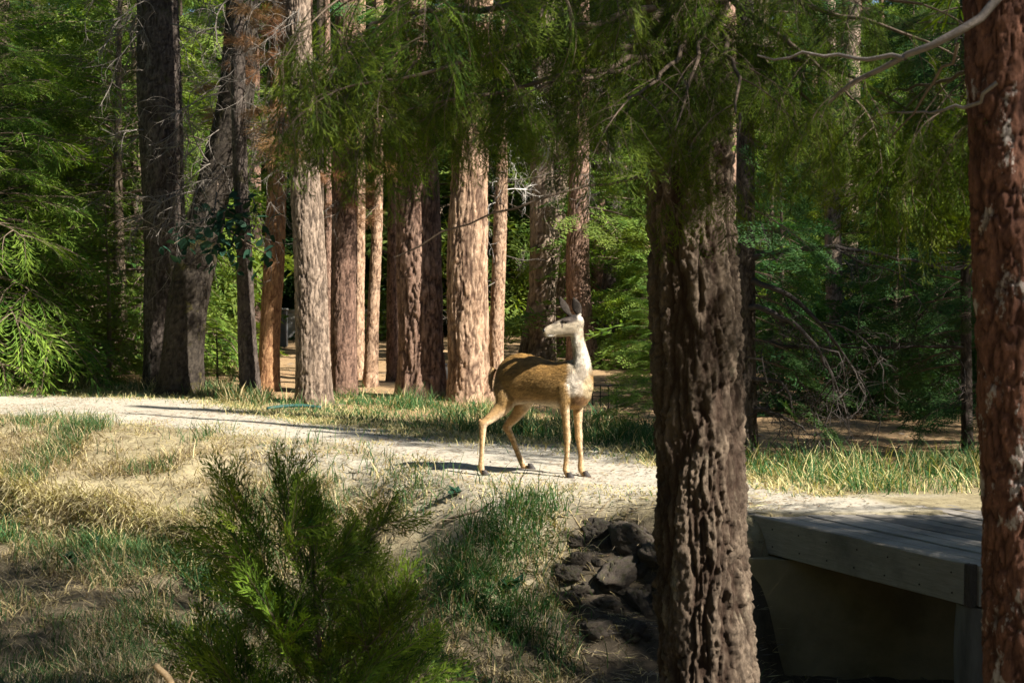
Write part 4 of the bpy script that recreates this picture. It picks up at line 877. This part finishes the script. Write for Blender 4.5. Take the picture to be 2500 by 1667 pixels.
# coat colours in picture-plane coordinates of the animal (cx, cy as in the measurements)
rel = wco - CAM; kk = F / (rel[:, 1] * cp - rel[:, 2] * sp) ; px_ = 1250 + rel[:, 0] * kk; py_ = 833.5 - (rel[:, 1] * sp + rel[:, 2] * cp) * kk
cx_ = (px_ - 1130) * 3.135; cy_ = (py_ - 700) * 3.135
nz1 = fbm(wco * 9, 4, 3); nz2 = fbm(wco * np.array([30, 30, 70]), 3, 4)
def ell(x, y, rx, ry, soft=.35): return 1 - sm((np.sqrt(((cx_ - x) / rx) ** 2 + ((cy_ - y) / ry) ** 2) + .5 * (nz1 - .5) - 1 + soft) / (2 * soft))
col = np.tile(np.array([.26, .145, .042]), (nvb, 1))
def paint(mask, c): 
    global col
    col = col * (1 - mask[:, None]) + np.array(c) * mask[:, None]
paint(sm((cy_ - 640 + 80 * (nz1 - .5)) / 200) * .45, (.34, .225, .10))                     # lighter flanks
paint(sm((cy_ - 850) / 60) * (cy_ < 960) * (cx_ > 380) * (cx_ < 760) * sm(-no_[:, 2] * 2), (.50, .42, .30))   # belly
paint(sm((cy_ - 900) / 60), (.40, .255, .115))                                              # legs
legin = sm((no_[:, 0] - .1) / .5) * sm((cy_ - 880) / 60); paint(legin * .6, (.60, .50, .36))
neckm = sm((700 - cy_ + 60 * (nz1 - .5)) / 100) * sm((cx_ - 790 - .0 * cy_) / 40) * (cy_ > 340); paint(neckm, (.38, .32, .23))
head_m = ((cy_ < 400) & (cx_ > 560)).astype(float); paint(head_m, (.36, .305, .225))
paint(ell(915, 560, 55, 125) * sm((.25 - no_[:, 1]) * 2), (.66, .60, .50))                  # throat and neck front
paint(ell(850, 410, 40, 55), (.66, .60, .50))                                               # throat patch under the jaw
paint(ell(850, 735, 50, 95) * sm((no_[:, 1] < .3) * 1.), (.55, .48, .39)); paint(ell(915, 700, 45, 130), (.38, .32, .25)); paint(ell(960, 770, 35, 90), (.46, .36, .22))
paint(ell(905, 870, 60, 35), (.20, .11, .05))
paint(ell(805, 224, 105, 42) * head_m, (.034, .028, .024)); paint(ell(800, 258, 66, 24) * head_m, (.07, .056, .047)); paint(ell(760, 292, 8, 26) * head_m, (.10, .08, .065)); paint(ell(690, 270, 40, 14) * head_m, (.16, .135, .11))   # dark crown and eye band
ears_m = ((cy_ < 205) & (cx_ > 700)).astype(float) ; paint(ears_m, (.048, .039, .032)); paint(ell(905, 232, 26, 24, .5), (.62, .58, .52))
paint(sm((655 - cx_) / 20) * (cy_ > 300) * (cy_ < 345) * (cy_ < 400) * head_m * .0, (.05, .04, .04))
paint(ell(660, 374, 30, 10, .5) * head_m, (.68, .64, .58))                                  # pale chin
paint(ell(205, 720, 40, 120) * (cx_ < 240), (.30, .20, .10)); paint(ell(213, 815, 18, 30, .5), (.06, .045, .04))
paint(ell(215, 860, 40, 60), (.40, .30, .16))
nz3 = fbm(wco * np.array([26, 26, 60]) + 5, 4, 14); col *= np.clip(.35 + 1.3 * nz3, .4, 1.5)[:, None] * (.85 + .3 * nz2)[:, None]
a = body.attributes.new('coat', 'FLOAT_COLOR', 'POINT'); a.data.foreach_set('color', np.concatenate([col, np.ones((nvb, 1))], 1).astype(np.float32).ravel())
m, t, b, out = mat('deer_coat'); at_ = N(t, 'Attribute', attribute_name='coat'); co = objco(t, (1, 1, 3))
c = mixc(t, at_.outputs['Color'], (.55, .5, .45), noise(t, 60, 6, .8, co, .35, .75), 'OVERLAY')
t.links.new(c, b.inputs['Base Color']); b.inputs['Roughness'].default_value = .8; b.inputs['Specular IOR Level'].default_value = .2; bump(t, b, noise(t, 130, 6, .8, co, .2, .8), .5, .006); M['coat'] = m
body.materials.clear(); body.materials.append(m)
body.polygons.foreach_set('use_smooth', np.ones(len(body.polygons), bool))
dr = thing('deer', 'slender brown deer standing on the path with its head turned back', 'deer', droot_loc)
bo = link('body', body, dr)
# fur: short strands lying along the coat
rf = np.random.default_rng(2); polys = np.empty(len(body.polygons) * 3, np.float32); body.polygons.foreach_get('center', polys); pc_ = polys.reshape(-1, 3).astype(float)
pnm = np.empty(len(body.polygons) * 3, np.float32); body.polygons.foreach_get('normal', pnm); pnm = pnm.reshape(-1, 3).astype(float)
fv = np.array([p.vertices[0] for p in body.polygons]); area = np.empty(len(body.polygons), np.float32); body.polygons.foreach_get('area', area)
nf = 62000; pick = rf.choice(len(pc_), nf, p=area / area.sum()); p = pc_[pick] + rf.normal(0, .002, (nf, 3)); nn = nrm(pnm[pick]); cyf, cxf = cy_[fv[pick]], cx_[fv[pick]]
flow = np.tile(np.array([-.75, .35, -.55]), (nf, 1)); flow[cyf > 900] = (0, 0, -1); flow[(cyf < 700) & (cxf > 820)] = (.15, 0, -1); flow[(cyf < 400) & (cxf < 860)] = (.9, .1, -.25); flow[(cyf < 205) & (cxf > 700)] = (-.2, 0, 1)
flow += rf.normal(0, .22, (nf, 3)); tg = nrm(flow - nn * (flow * nn).sum(1, keepdims=True)); d = nrm(tg + nn * .33)
Lf = np.where(cyf > 900, .010, .021) * rf.uniform(.6, 1.2, nf); Lf = np.where((cyf < 400) & (cxf > 560), .008, Lf); Lf = np.where((cyf > 420) & (cyf < 800) & (cxf > 800), .017, Lf)
sd_ = nrm(np.cross(nn, d)); wf = .0026
Vf = np.stack([p - sd_ * wf / 2, p + sd_ * wf / 2, p + d * Lf[:, None]], 1).reshape(-1, 3)
cf = col[fv[pick]] * rf.uniform(.45, 1.6, (nf, 1))
fm = mk_mesh('fur', Vf, [np.arange(nf * 3).reshape(-1, 3)], [], None, False, {'coat': ('FACE', cf)})
m, t, b, out = mat('deer_fur'); at_ = N(t, 'Attribute', attribute_name='coat'); t.links.new(at_.outputs['Color'], b.inputs['Base Color']); b.inputs['Roughness'].default_value = .6; b.inputs['Specular IOR Level'].default_value = .3
fm.materials.append(m); fo = link('fur', fm, dr); fo['kind'] = 'stuff'
M['black'] = plain('wet_black', (.012, .01, .01), (.02, .018, .016), 20, .18, .1, .001, spec=.6); M['hoof'] = plain('hoof', (.035, .03, .028), (.07, .06, .055), 30, .5)
def blob(name, c, a_, b_, d_, mtl):
    v, q, cc = ico(16, 10); Rm = np.stack([a_, b_, d_], 0); return link(name, mk_mesh(name, v @ Rm + (c - droot_loc), [q, cc], [mtl], None, True), dr)
blob('eye', DP(786, 270, 11.437), np.array([.016, -.002, 0]), np.array([0, .009, 0]), np.array([0, 0, .013]), M['black'])
blob('eye', DP(786, 270, 11.545), np.array([.016, .002, 0]), np.array([0, .009, 0]), np.array([0, 0, .013]), M['black'])
blob('nose', DP(621, 336, 11.428), np.array([.014, 0, .004]), np.array([0, .026, 0]), np.array([-.004, 0, .018]), M['black'])
v, q = tube(np.array([DP(648, 369, 11.400), DP(668, 364, 11.402), DP(690, 367, 11.405), DP(708, 362, 11.409)]) - droot_loc, [.002, .003, .003, .0015], 5); link('mouth', mk_mesh('mouth', v, [q], [M['black']], None, True), dr)
for cx, cy, Y, dx in ((170, 1448, 11.63, 1), (520, 1414, 11.955, 1), (818, 1462, 11.50, 1), (944, 1454, 11.58, 1)):
    for s in (-1, 1):
        c_ = DP(cx, cy, Y) + np.array([.0, s * .013, 0]); z0 = hz(c_[0], c_[1])
        rings = [(np.array([c_[0] - .008, c_[1], z0 + .045]), np.array([.018, 0, 0]), np.array([0, .013, 0])), (np.array([c_[0] + .002, c_[1], z0 + .02]), np.array([.026, 0, 0]), np.array([0, .0145, 0])), (np.array([c_[0] + .010, c_[1], z0 - .004]), np.array([.034, 0, 0]), np.array([0, .0155, 0]))]
        v, qq, tt = loft(rings, 12, 3); link('hoof', mk_mesh('hoof', v - droot_loc, [qq, tt], [M['hoof']], None, True), dr)

# ------------------------------------------------------------------ grass
def grass(name, label, n, samp, hgt, w, mats, mixf, lean=.5, curl=.6, seed=0, flat=0., cat=None, gdir=None):
    r = np.random.default_rng(seed); x, y, dens = samp(r, n); n = len(x); z = height(x, y) - .01
    H = hgt(x, y, r) * r.uniform(.5, 1.15, n); a = r.uniform(0, 2 * math.pi, n)
    if gdir is not None: a = gdir + r.normal(0, .9, n)
    le = np.clip(lean * np.abs(r.normal(.8, .5, n)) + flat * r.uniform(0, 1, n), 0, 1.35)
    cu = curl * r.uniform(.3, 1.4, n); V_ = []; hx, hy = np.cos(a), np.sin(a); sx_, sy_ = -hy, hx
    px, py, pz = x.copy(), y.copy(), z.copy(); W_ = w * r.uniform(.6, 1.3, n); ang = le.copy()
    tw = r.uniform(-1, 1, n); sxx = sx_ + hx * tw; syy = sy_ + hy * tw
    for k, f in enumerate((0, .33, .66, 1.)):
        ww = W_ * (1, .85, .6, .0)[k] / 2
        if k < 3: V_ += [np.stack([px - sxx * ww, py - syy * ww, pz], 1), np.stack([px + sxx * ww, py + syy * ww, pz], 1)]
        else: V_ += [np.stack([px, py, pz], 1)]
        s = H / 3; px = px + hx * s * np.sin(ang); py = py + hy * s * np.sin(ang); pz = pz + s * np.cos(ang); ang = np.minimum(ang + cu * .6, 2.0)
        pz = np.maximum(pz, height(px, py) + .008) if flat else pz
    Vb = np.stack(V_, 1).reshape(-1, 3); o = (np.arange(n) * 7)[:, None]
    q1 = o + np.array([[0, 1, 3, 2]]); q2 = o + np.array([[2, 3, 5, 4]]); t1 = o + np.array([[4, 5, 6]])
    mi = (r.uniform(0, 1, n) < mixf(x, y, r)).astype(int); tint = r.uniform(0, 1, n)
    me = mk_mesh(name, Vb, [q1, q2, t1], [M[k] for k in mats], np.concatenate([mi, mi, mi]), False, {'tint': ('FACE', np.concatenate([tint] * 3))})
    return tag(link(name, me), label, cat, None, 'stuff')
def rej(dens, x0, x1, y0, y1):
    def f(r, n):
        X_, Y_ = [], []; c = 0
        while c < n:
            x = r.uniform(x0, x1, n * 3); y = r.uniform(y0, y1, n * 3); k = r.uniform(0, 1, n * 3) < dens(x, y); X_.append(x[k]); Y_.append(y[k]); c += k.sum()
            if k.sum() < 10: break
        return np.concatenate(X_)[:n], np.concatenate(Y_)[:n], None
    return f
vis = lambda x, y: (np.abs(x) < .375 * y + .3)
dB = lambda x, y: yb(x) - y
rockz = lambda x, y: sm((x - .3) / .25) * sm((1.9 - x) / .2) * (y > 8.9)
und = lambda x, y: (x > 1.5) * (y > 7.2)
cl = lambda x, y, s, sc: sm((fbm2(x * sc, y * sc, 3, s) - .38) / .25)
bankd = lambda x, y: vis(x, y) * (dB(x, y) > -.15) * sm((dB(x, y) + .2) / 1.1) * (.10 + .90 * cl(x, y, 51, 1.7) ** 1.5) * (1 - .85 * rockz(x, y)) * (1 - .9 * und(x, y)) * (1 - .75 * np.exp(-(((x + .55) / .35) ** 2 + ((y - 10.9) / .9) ** 2)))
grass('dry_grass', 'pale dry grass matted over the bank', 22000, rej(bankd, -6.4, 2.2, 7.6, 17.2), lambda x, y, r: .09 + .16 * cl(x, y, 52, 1.3) ** 1.5, .0085, ('straw', 'strawdk'), lambda x, y, r: .45, .7, .8, 1, .9, 'grass', None)
grass('dry_grass', 'faded straw hanging down the slope of the hollow', 16000, rej(lambda x, y: bankd(x, y) * sm((dB(x, y) - .5) / 1.5), -6.0, 2.2, 7.4, 16), lambda x, y, r: .24 + 0 * x, .006, ('strawdk', 'straw'), lambda x, y, r: .4, .8, 1., 2, .6, 'grass', -1.4)
grass('green_grass', 'green grass tufts scattered over the bank', 8500, rej(lambda x, y: bankd(x, y) * cl(x, y, 61, 1.5) ** 4, -6.0, 1.6, 7.6, 16.5), lambda x, y, r: .20 + .10 * r.uniform(0, 1, len(x)), .0065, ('green', 'straw'), lambda x, y, r: .12, .5, .7, 3, 0, 'grass')
grass('green_grass', 'dark green grass at the bottom of the hollow', 12000, rej(lambda x, y: vis(x, y) * (.3 + .7 * cl(x, y, 63, 1.6)) * (1 - und(x, y)) * (dB(x, y) > 2.2), -4.4, 1.7, 7.3, 10.6), lambda x, y, r: .20 + 0 * x, .006, ('green', 'strawdk'), lambda x, y, r: .35, .6, .8, 4, 0, 'grass')
def blobs(pts):
    def f(x, y): 
        s = 0
        for a, b_, rx, ry in pts: s = np.maximum(s, np.exp(-(((x - a) / rx) ** 2 + ((y - b_) / ry) ** 2)))
        return s
    return f
edgeb = blobs([(.10, 10.45, .28, .2), (-.05, 10.2, .35, .3), (-.3, 9.9, .35, .4), (-.1, 9.6, .4, .3)])
grass('green_grass', 'dense dark green tuft hanging over the path edge below the deer', 4200, rej(lambda x, y: edgeb(x, y) ** 1.5, -.9, .9, 9.2, 11.15), lambda x, y, r: .22 + 0 * x, .0065, ('green', 'strawdk'), lambda x, y, r: .18, .5, .8, 5, 0, 'grass', -1.3)
strip = lambda x, y: vis(x, y) * sm((y - yu(x) - .1) / .6) * sm((yu(x) + 4.2 - y) / 1.5) * (.15 + .85 * cl(x, y, 71, .9)) * sm((x + 3.3) / .6)
grass('tall_grass', 'tall green grass strip between the path and the row of trunks', 12000, rej(strip, -3.6, 2.2, 11.5, 20.5), lambda x, y, r: .12 + .24 * cl(x, y, 72, 1.6) ** 2, .0085, ('green', 'straw'), lambda x, y, r: .12 + .2 * cl(x, y, 73, 1.1), .6, .8, 6, 0, 'grass')
grass('dry_grass', 'short dry grass along the far edge of the path', 14000, rej(lambda x, y: vis(x, y) * np.exp(-((y - yu(x) + .1) / .55) ** 2) * (.3 + .7 * cl(x, y, 75, 1.8)), -8, 2.6, 10.4, 22), lambda x, y, r: .09 + .05 * r.uniform(0, 1, len(x)), .008, ('straw', 'green'), lambda x, y, r: .25, .7, .8, 7, .5, 'grass')
rstrip = lambda x, y: sm((y - np.maximum(yu(x), 10.35) - .05) / .35) * sm((13.2 - y) / .8) * (.35 + .65 * cl(x, y, 81, 1.5)) * (x > 1.75)
grass('tall_grass', 'bright sunlit grass growing beyond the bridge planks', 5600, rej(rstrip, 1.75, 4.4, 10.2, 13.2), lambda x, y, r: .12 + .26 * r.uniform(0, 1, len(x)) ** 1.8, .007, ('green', 'straw'), lambda x, y, r: .35, .6, .7, 8, 0, 'grass')
lstrip = lambda x, y: vis(x, y) * sm((y - yu(x) + .05) / .4) * sm((yu(x) + 1.8 - y) / .8) * (.3 + .7 * cl(x, y, 85, 1.2))
grass('tall_grass', 'ragged grass along the path under the left trees', 5200, rej(lstrip, -8.2, -3.2, 17, 23.5), lambda x, y, r: .16 + .16 * cl(x, y, 86, 1.5), .010, ('green', 'straw'), lambda x, y, r: .45, .5, .7, 9, 0, 'grass')
grass('dry_grass', 'sparse stubble on the trodden slope beside the path', 4500, rej(lambda x, y: vis(x, y) * (np.abs(dB(x, y)) < .8) * cl(x, y, 91, 2.2), -6.3, 1.2, 10, 17.6), lambda x, y, r: .06 + 0 * x, .007, ('straw', 'green'), lambda x, y, r: .2, .8, .8, 10, .4, 'grass')
lip = lambda x, y: np.exp(-((dB(x, y) - 3.0 - 1.3 * (fbm2(x * .9, x * 0 + 3, 2, 9) - .5)) / .14) ** 2) * sm((-1.6 - x) / .6) * vis(x, y)
grass('dry_grass', 'pale straw hanging over the broken lip of the ledge at left', 3000, rej(lip, -5.2, -1.6, 10, 14.5), lambda x, y, r: .26 + 0 * x, .008, ('straw', 'strawdk'), lambda x, y, r: .55, .7, 1., 14, .5, 'grass', -1.5)
grass('green_grass', 'green grass fringe along the top of the ledge at left', 2600, rej(lambda x, y: lip(x, y + .3) * cl(x, y, 99, 1.4), -5.4, -1.5, 10, 15), lambda x, y, r: .26 + 0 * x, .008, ('green', 'straw'), lambda x, y, r: .2, .5, .6, 15, 0, 'grass')
# needle and twig litter
def litter(name, label, n, dens, box_, L, w, mats, seed):
    r = np.random.default_rng(seed); x, y, _ = rej(dens, *box_)(r, n); n = len(x); a = r.uniform(0, math.pi, n); z = height(x, y) + .006; L = L * r.uniform(.4, 1.3, n); w = w * r.uniform(.6, 1.4, n)
    d = np.stack([np.cos(a), np.sin(a), r.normal(0, .08, n)], 1); p = np.stack([x, y, z], 1); g = G(); blades(g, p, d, np.stack([r.normal(0, .3, n), r.normal(0, .3, n), np.ones(n)], 1), L, w, r.integers(0, len(mats), n), r.uniform(0, 1, n))
    return tag(link(name, g.mesh(name, [M[k] for k in mats])), label, None, None, 'stuff')
litter('litter', 'dry needles and twigs scattered on the path', 9000, lambda x, y: vis(x, y) * (dB(x, y) < .6) * (y < yu(x) + .4) * (.15 + .85 * cl(x, y, 95, 1.5)), (-7, 3, 9.8, 21), .07, .007, ('rust', 'strawdk', 'twig'), 31)
litter('litter', 'small pebbles and crumbs of earth on the path', 3600, lambda x, y: vis(x, y) * (dB(x, y) < 1.2) * (y < yu(x) + .3), (-7, 3, 9.4, 21), .026, .017, ('strawdk', 'strawdk', 'twig'), 36)
litter('litter', 'fallen needles and bark flakes under the row of trunks', 7000, lambda x, y: vis(x, y) * (y > yu(x)), (-8, 5, 12, 36), .14, .02, ('rust', 'strawdk', 'twig', 'rust'), 32)
litter('litter', 'dead straw and twigs on the dark floor under the bridge', 1500, lambda x, y: (1. + 0 * x) * (x > .3), (.3, 3.2, 7.3, 9.6), .13, .006, ('strawdk', 'twig', 'strawdk'), 33)
litter('litter', 'straw and soil crumbs caught between the boulders', 2600, rockz, (.2, 1.9, 9.0, 10.6), .13, .007, ('strawdk', 'twig', 'straw'), 35)
litter('litter', 'loose straw lying in the hollow and on the bank', 9000, lambda x, y: vis(x, y) * (dB(x, y) > .3), (-5.5, 1.6, 7.4, 16.5), .16, .006, ('straw', 'strawdk', 'strawdk'), 34)

# ------------------------------------------------------------------ small things
def leafmesh(): 
    t_ = np.linspace(0, 1, 7); w_ = .32 * np.sin(np.pi * t_ ** .8) + .01; z = -.25 * t_ ** 2
    Vv = np.concatenate([np.stack([t_, w_, z + .06], 1), np.stack([t_, 0 * w_, z], 1), np.stack([t_, -w_, z + .06], 1)]); Qq = [[k * 7 + i, k * 7 + i + 1, (k + 1) * 7 + i + 1, (k + 1) * 7 + i] for k in range(2) for i in range(6)]
    return Vv, np.array(Qq)
lv, lq = leafmesh(); LM = mk_mesh('leaf', lv, [lq], [M['broad']], None, True, {'tint': ('FACE', np.full(12, .4))})
M['yellowleaf'] = leaf('yellow_leaf', (.38, .33, .04), (.5, .4, .06)); LY = mk_mesh('leaf', lv, [lq], [M['yellowleaf']], None, True, {'tint': ('FACE', np.full(12, .4))})
rl = np.random.default_rng(6)
# dark leafy bough in front of the leaning tree
key = 'T2'; root, base, _, _ = TREES[key]
for pts in ([(500, 420, 20.2), (490, 500, 19.4), (540, 540, 19.0), (620, 590, 18.8)], [(490, 480, 19.9), (450, 530, 19.3), (400, 560, 19.0)], [(500, 460, 19.9), (530, 490, 19.2), (590, 510, 18.9)], [(490, 500, 19.5), (500, 560, 19.1), (520, 610, 18.9)]):
    lo = limb(key, pts, .016, .004, None, 1); W_ = np.array([D(*p) for p in pts]) - base
    for k in range(46):
        f = rl.uniform(.25, 1) * (len(W_) - 1); i = min(int(f), len(W_) - 2); p = W_[i] + (W_[i + 1] - W_[i]) * (f - i) + rl.normal(0, .13, 3)
        o = link('leaf', LM, lo); place(o, frame(rl.normal(0, 1, 3) + np.array([0, -.2, -.4]), rl.normal(0, .5, 3) + np.array([0, -.3, 1])), p, rl.uniform(.11, .18))
def herb(label, px, py, n, size, seed, mesh=LM):
    r = np.random.default_rng(seed); p = ground_hit(px, py); root = thing('herb', label, 'plant', p, None)
    for k in range(n):
        a = r.uniform(0, 6.28); e = r.uniform(.3, 1.2); o = link('leaf', mesh, root); place(o, frame((math.cos(a) * math.cos(e), math.sin(a) * math.cos(e), math.sin(e))), (r.normal(0, size * .4), r.normal(0, size * .4), r.uniform(0, size * .6)), size * r.uniform(.7, 1.2))
herb('low broad-leaved weed in the grass left of the rock heap', 1240, 1450, 11, .13, 1); herb('small leafy weed on the bare dirt below the path', 1105, 1212, 12, .07, 2); herb('leafy weed growing on the grassy ledge at the left', 235, 1340, 8, .10, 3)
herb('yellowing leaf on a stem at the foot of the cedar sapling', 812, 1607, 3, .09, 4, LY)
for x, y, r_, lab in ((180, 1375, 70, 'green weed patch in the sunlit straw at lower left'), (30, 1275, 60, 'weed patch at the left picture edge')): herb(lab, x, y, 16, .09, int(x))
# upright pale grass stems and stalks of the photo's foreground
def curve_thing(name, label, cat, pts, r0, r1, mtl, k=7, parent=None, n=14):
    W_ = np.array(pts, float); u = np.linspace(0, len(W_) - 1, n); L = np.stack([np.interp(u, range(len(W_)), W_[:, i]) for i in range(3)], 1)
    for _ in range(3): L[1:-1] = .25 * L[:-2] + .5 * L[1:-1] + .25 * L[2:]
    b0 = L[0].copy(); v, q = tube(L - b0, np.linspace(r0, r1, n), k)
    caps = np.array([list(range(k))[::-1], [(n - 1) * k + j for j in range(k)]])
    o = link(name, mk_mesh(name, v, [q, caps], [mtl], None, True)); o.location = Vector(b0); return tag(o, label, cat)
M['cutwood'] = plain('pale_stick_bark', (.36, .24, .12), (.50, .36, .21), 25); M['hose'] = plain('green_plastic', (.02, .07, .06), (.035, .10, .085), 8, .6, .05)
M['metal'] = plain('black_iron', (.02, .02, .02), (.04, .035, .03), 20, .6); M['paint'] = plain('grey_painted_metal', (.12, .125, .135), (.16, .165, .175), 6, .6, .1); M['palewall'] = plain('pale_concrete', (.36, .35, .33), (.46, .45, .42), 4)
curve_thing('stick', 'thick broken tan stick poking up at the bottom edge', 'stick', [P(432, 1720, 5.4), P(415, 1655, 5.4), P(378, 1622, 5.42)], .016, .012, M['cutwood'])
curve_thing('twig', 'thin tan twig poking up right of the thick broken stick', 'stick', [P(452, 1720, 5.4), P(460, 1665, 5.4), P(470, 1640, 5.4)], .005, .003, M['cutwood'])
a_ = [P(x, y, 1.) for x, y in ((0, 0),)]
def gp(px, py, dz=.0): p = ground_hit(px, py); return p + np.array([0, 0, dz])
curve_thing('hose', 'green hose lying on the ground at the foot of the stout pale grey trunk', 'hose', [gp(652, 1003, .03), gp(690, 1001, .05), gp(735, 999, .05), gp(785, 1000, .03)], .022, .022, M['hose'], 10)
curve_thing('fallen_branch', 'thin dead branch lying on the dirt slope below the deer', 'branch', [gp(1085, 1280, .03), gp(1120, 1272, .04), gp(1165, 1258, .03), gp(1200, 1238, .04)], .012, .005, M['wood'])
for k, (x, y, l) in enumerate(((300, 1400, 'long pale straw stalk bent over the grassy ledge'), (490, 1660, 'single tall pale stem before the sapling'), (1165, 1110, 'tall pale grass stem standing behind the deer legs'), (560, 1560, 'leaning pale stalk left of the sapling foot'))):
    p = ground_hit(x, y); h = (.5, .9, .3, .6)[k]; curve_thing('grass_stem', l, 'grass stem', [p, p + np.array([.02, 0, h * .5]), p + np.array([.06 * (-1) ** k, .02, h])], .0035, .0015, M['straw'], 5)
# grey box, low wall and distant structures between the trunks
def solid(name, label, cat, px0, px1, py0, py1, Yd, depth, mtl, lid=None):
    p0, p1 = P(px0, py1, Yd), P(px1, py0, Yd); z0 = min(p0[2], hz((p0[0] + p1[0]) / 2, Yd)); c = np.array([(p0[0] + p1[0]) / 2, Yd, z0]); w_, h_ = (p1[0] - p0[0]) / 2, p1[2] - z0
    import bmesh
    root = thing(name, label, cat, c)
    def bx(n, x, y, za, zb, mt):
        bm = bmesh.new(); bmesh.ops.create_cube(bm, size=1); 
        for v in bm.verts: v.co = Vector((v.co.x * 2 * x, v.co.y * y, za + (v.co.z + .5) * (zb - za)))
        bmesh.ops.bevel(bm, geom=bm.edges[:], offset=.02, segments=2, affect='EDGES'); me = bpy.data.meshes.new(n); bm.to_mesh(me); bm.free(); me.materials.append(mt); return link(n, me, root)
    bx('body', w_, depth, 0, h_, mtl)
    if lid: bx('top_slab', w_ + lid[0], depth + lid[0] * 2, h_ + .004, h_ + lid[1], lid[2])
    return root
solid('cabinet', 'dark grey box standing in the clearing right of the orange trunk', 'box', 684, 700, 758, 812, 36, .35, M['paint'], (.03, .05, M['palewall']))
solid('low_wall', 'long low pale wall at the back of the clearing', 'wall', 560, 1075, 762, 795, 42, .4, M['palewall'], (.05, .08, M['palewall']))
solid('post', 'square grey post glimpsed between the two widest trunks', 'post', 1084, 1095, 892, 965, 22.5, .08, M['palewall'], (.01, .02, M['paint']))
# black iron railing behind the deer
ra = P(1452, 1008, 17.3); ra[2] = hz(ra[0], 17.3); rl_ = thing('railing', 'thin black iron railing behind the deer by the young fir', 'railing', ra)
zt = P(1452, 941, 17.3)[2] - ra[2]
def bar(n, p, q_, r): v, q = tube(np.linspace(p, q_, 4), r, 6); link(n, mk_mesh(n, v, [q], [M['metal']], None, True), rl_)
bar('top_rail', (-.08, 0, zt), (.42, .1, zt), .011); bar('lower_rail', (-.05, 0, zt * .62), (.36, .09, zt * .62), .007)
for k in range(4): bar('upright', (-.03 + .1 * k, .025 * k, -.05), (-.03 + .1 * k, .025 * k, zt), .008)
root = TREES['T5b'][0]
o = curve_thing('marker_tag', 'small bright green tag fixed on the thin trunk behind the pale grey one', 'tag', [D(740, 492, 24.7), D(740, 486, 24.7)], .03, .03, plain('green_tag', (.02, .45, .25), (.03, .5, .28), 4), 8, n=4)
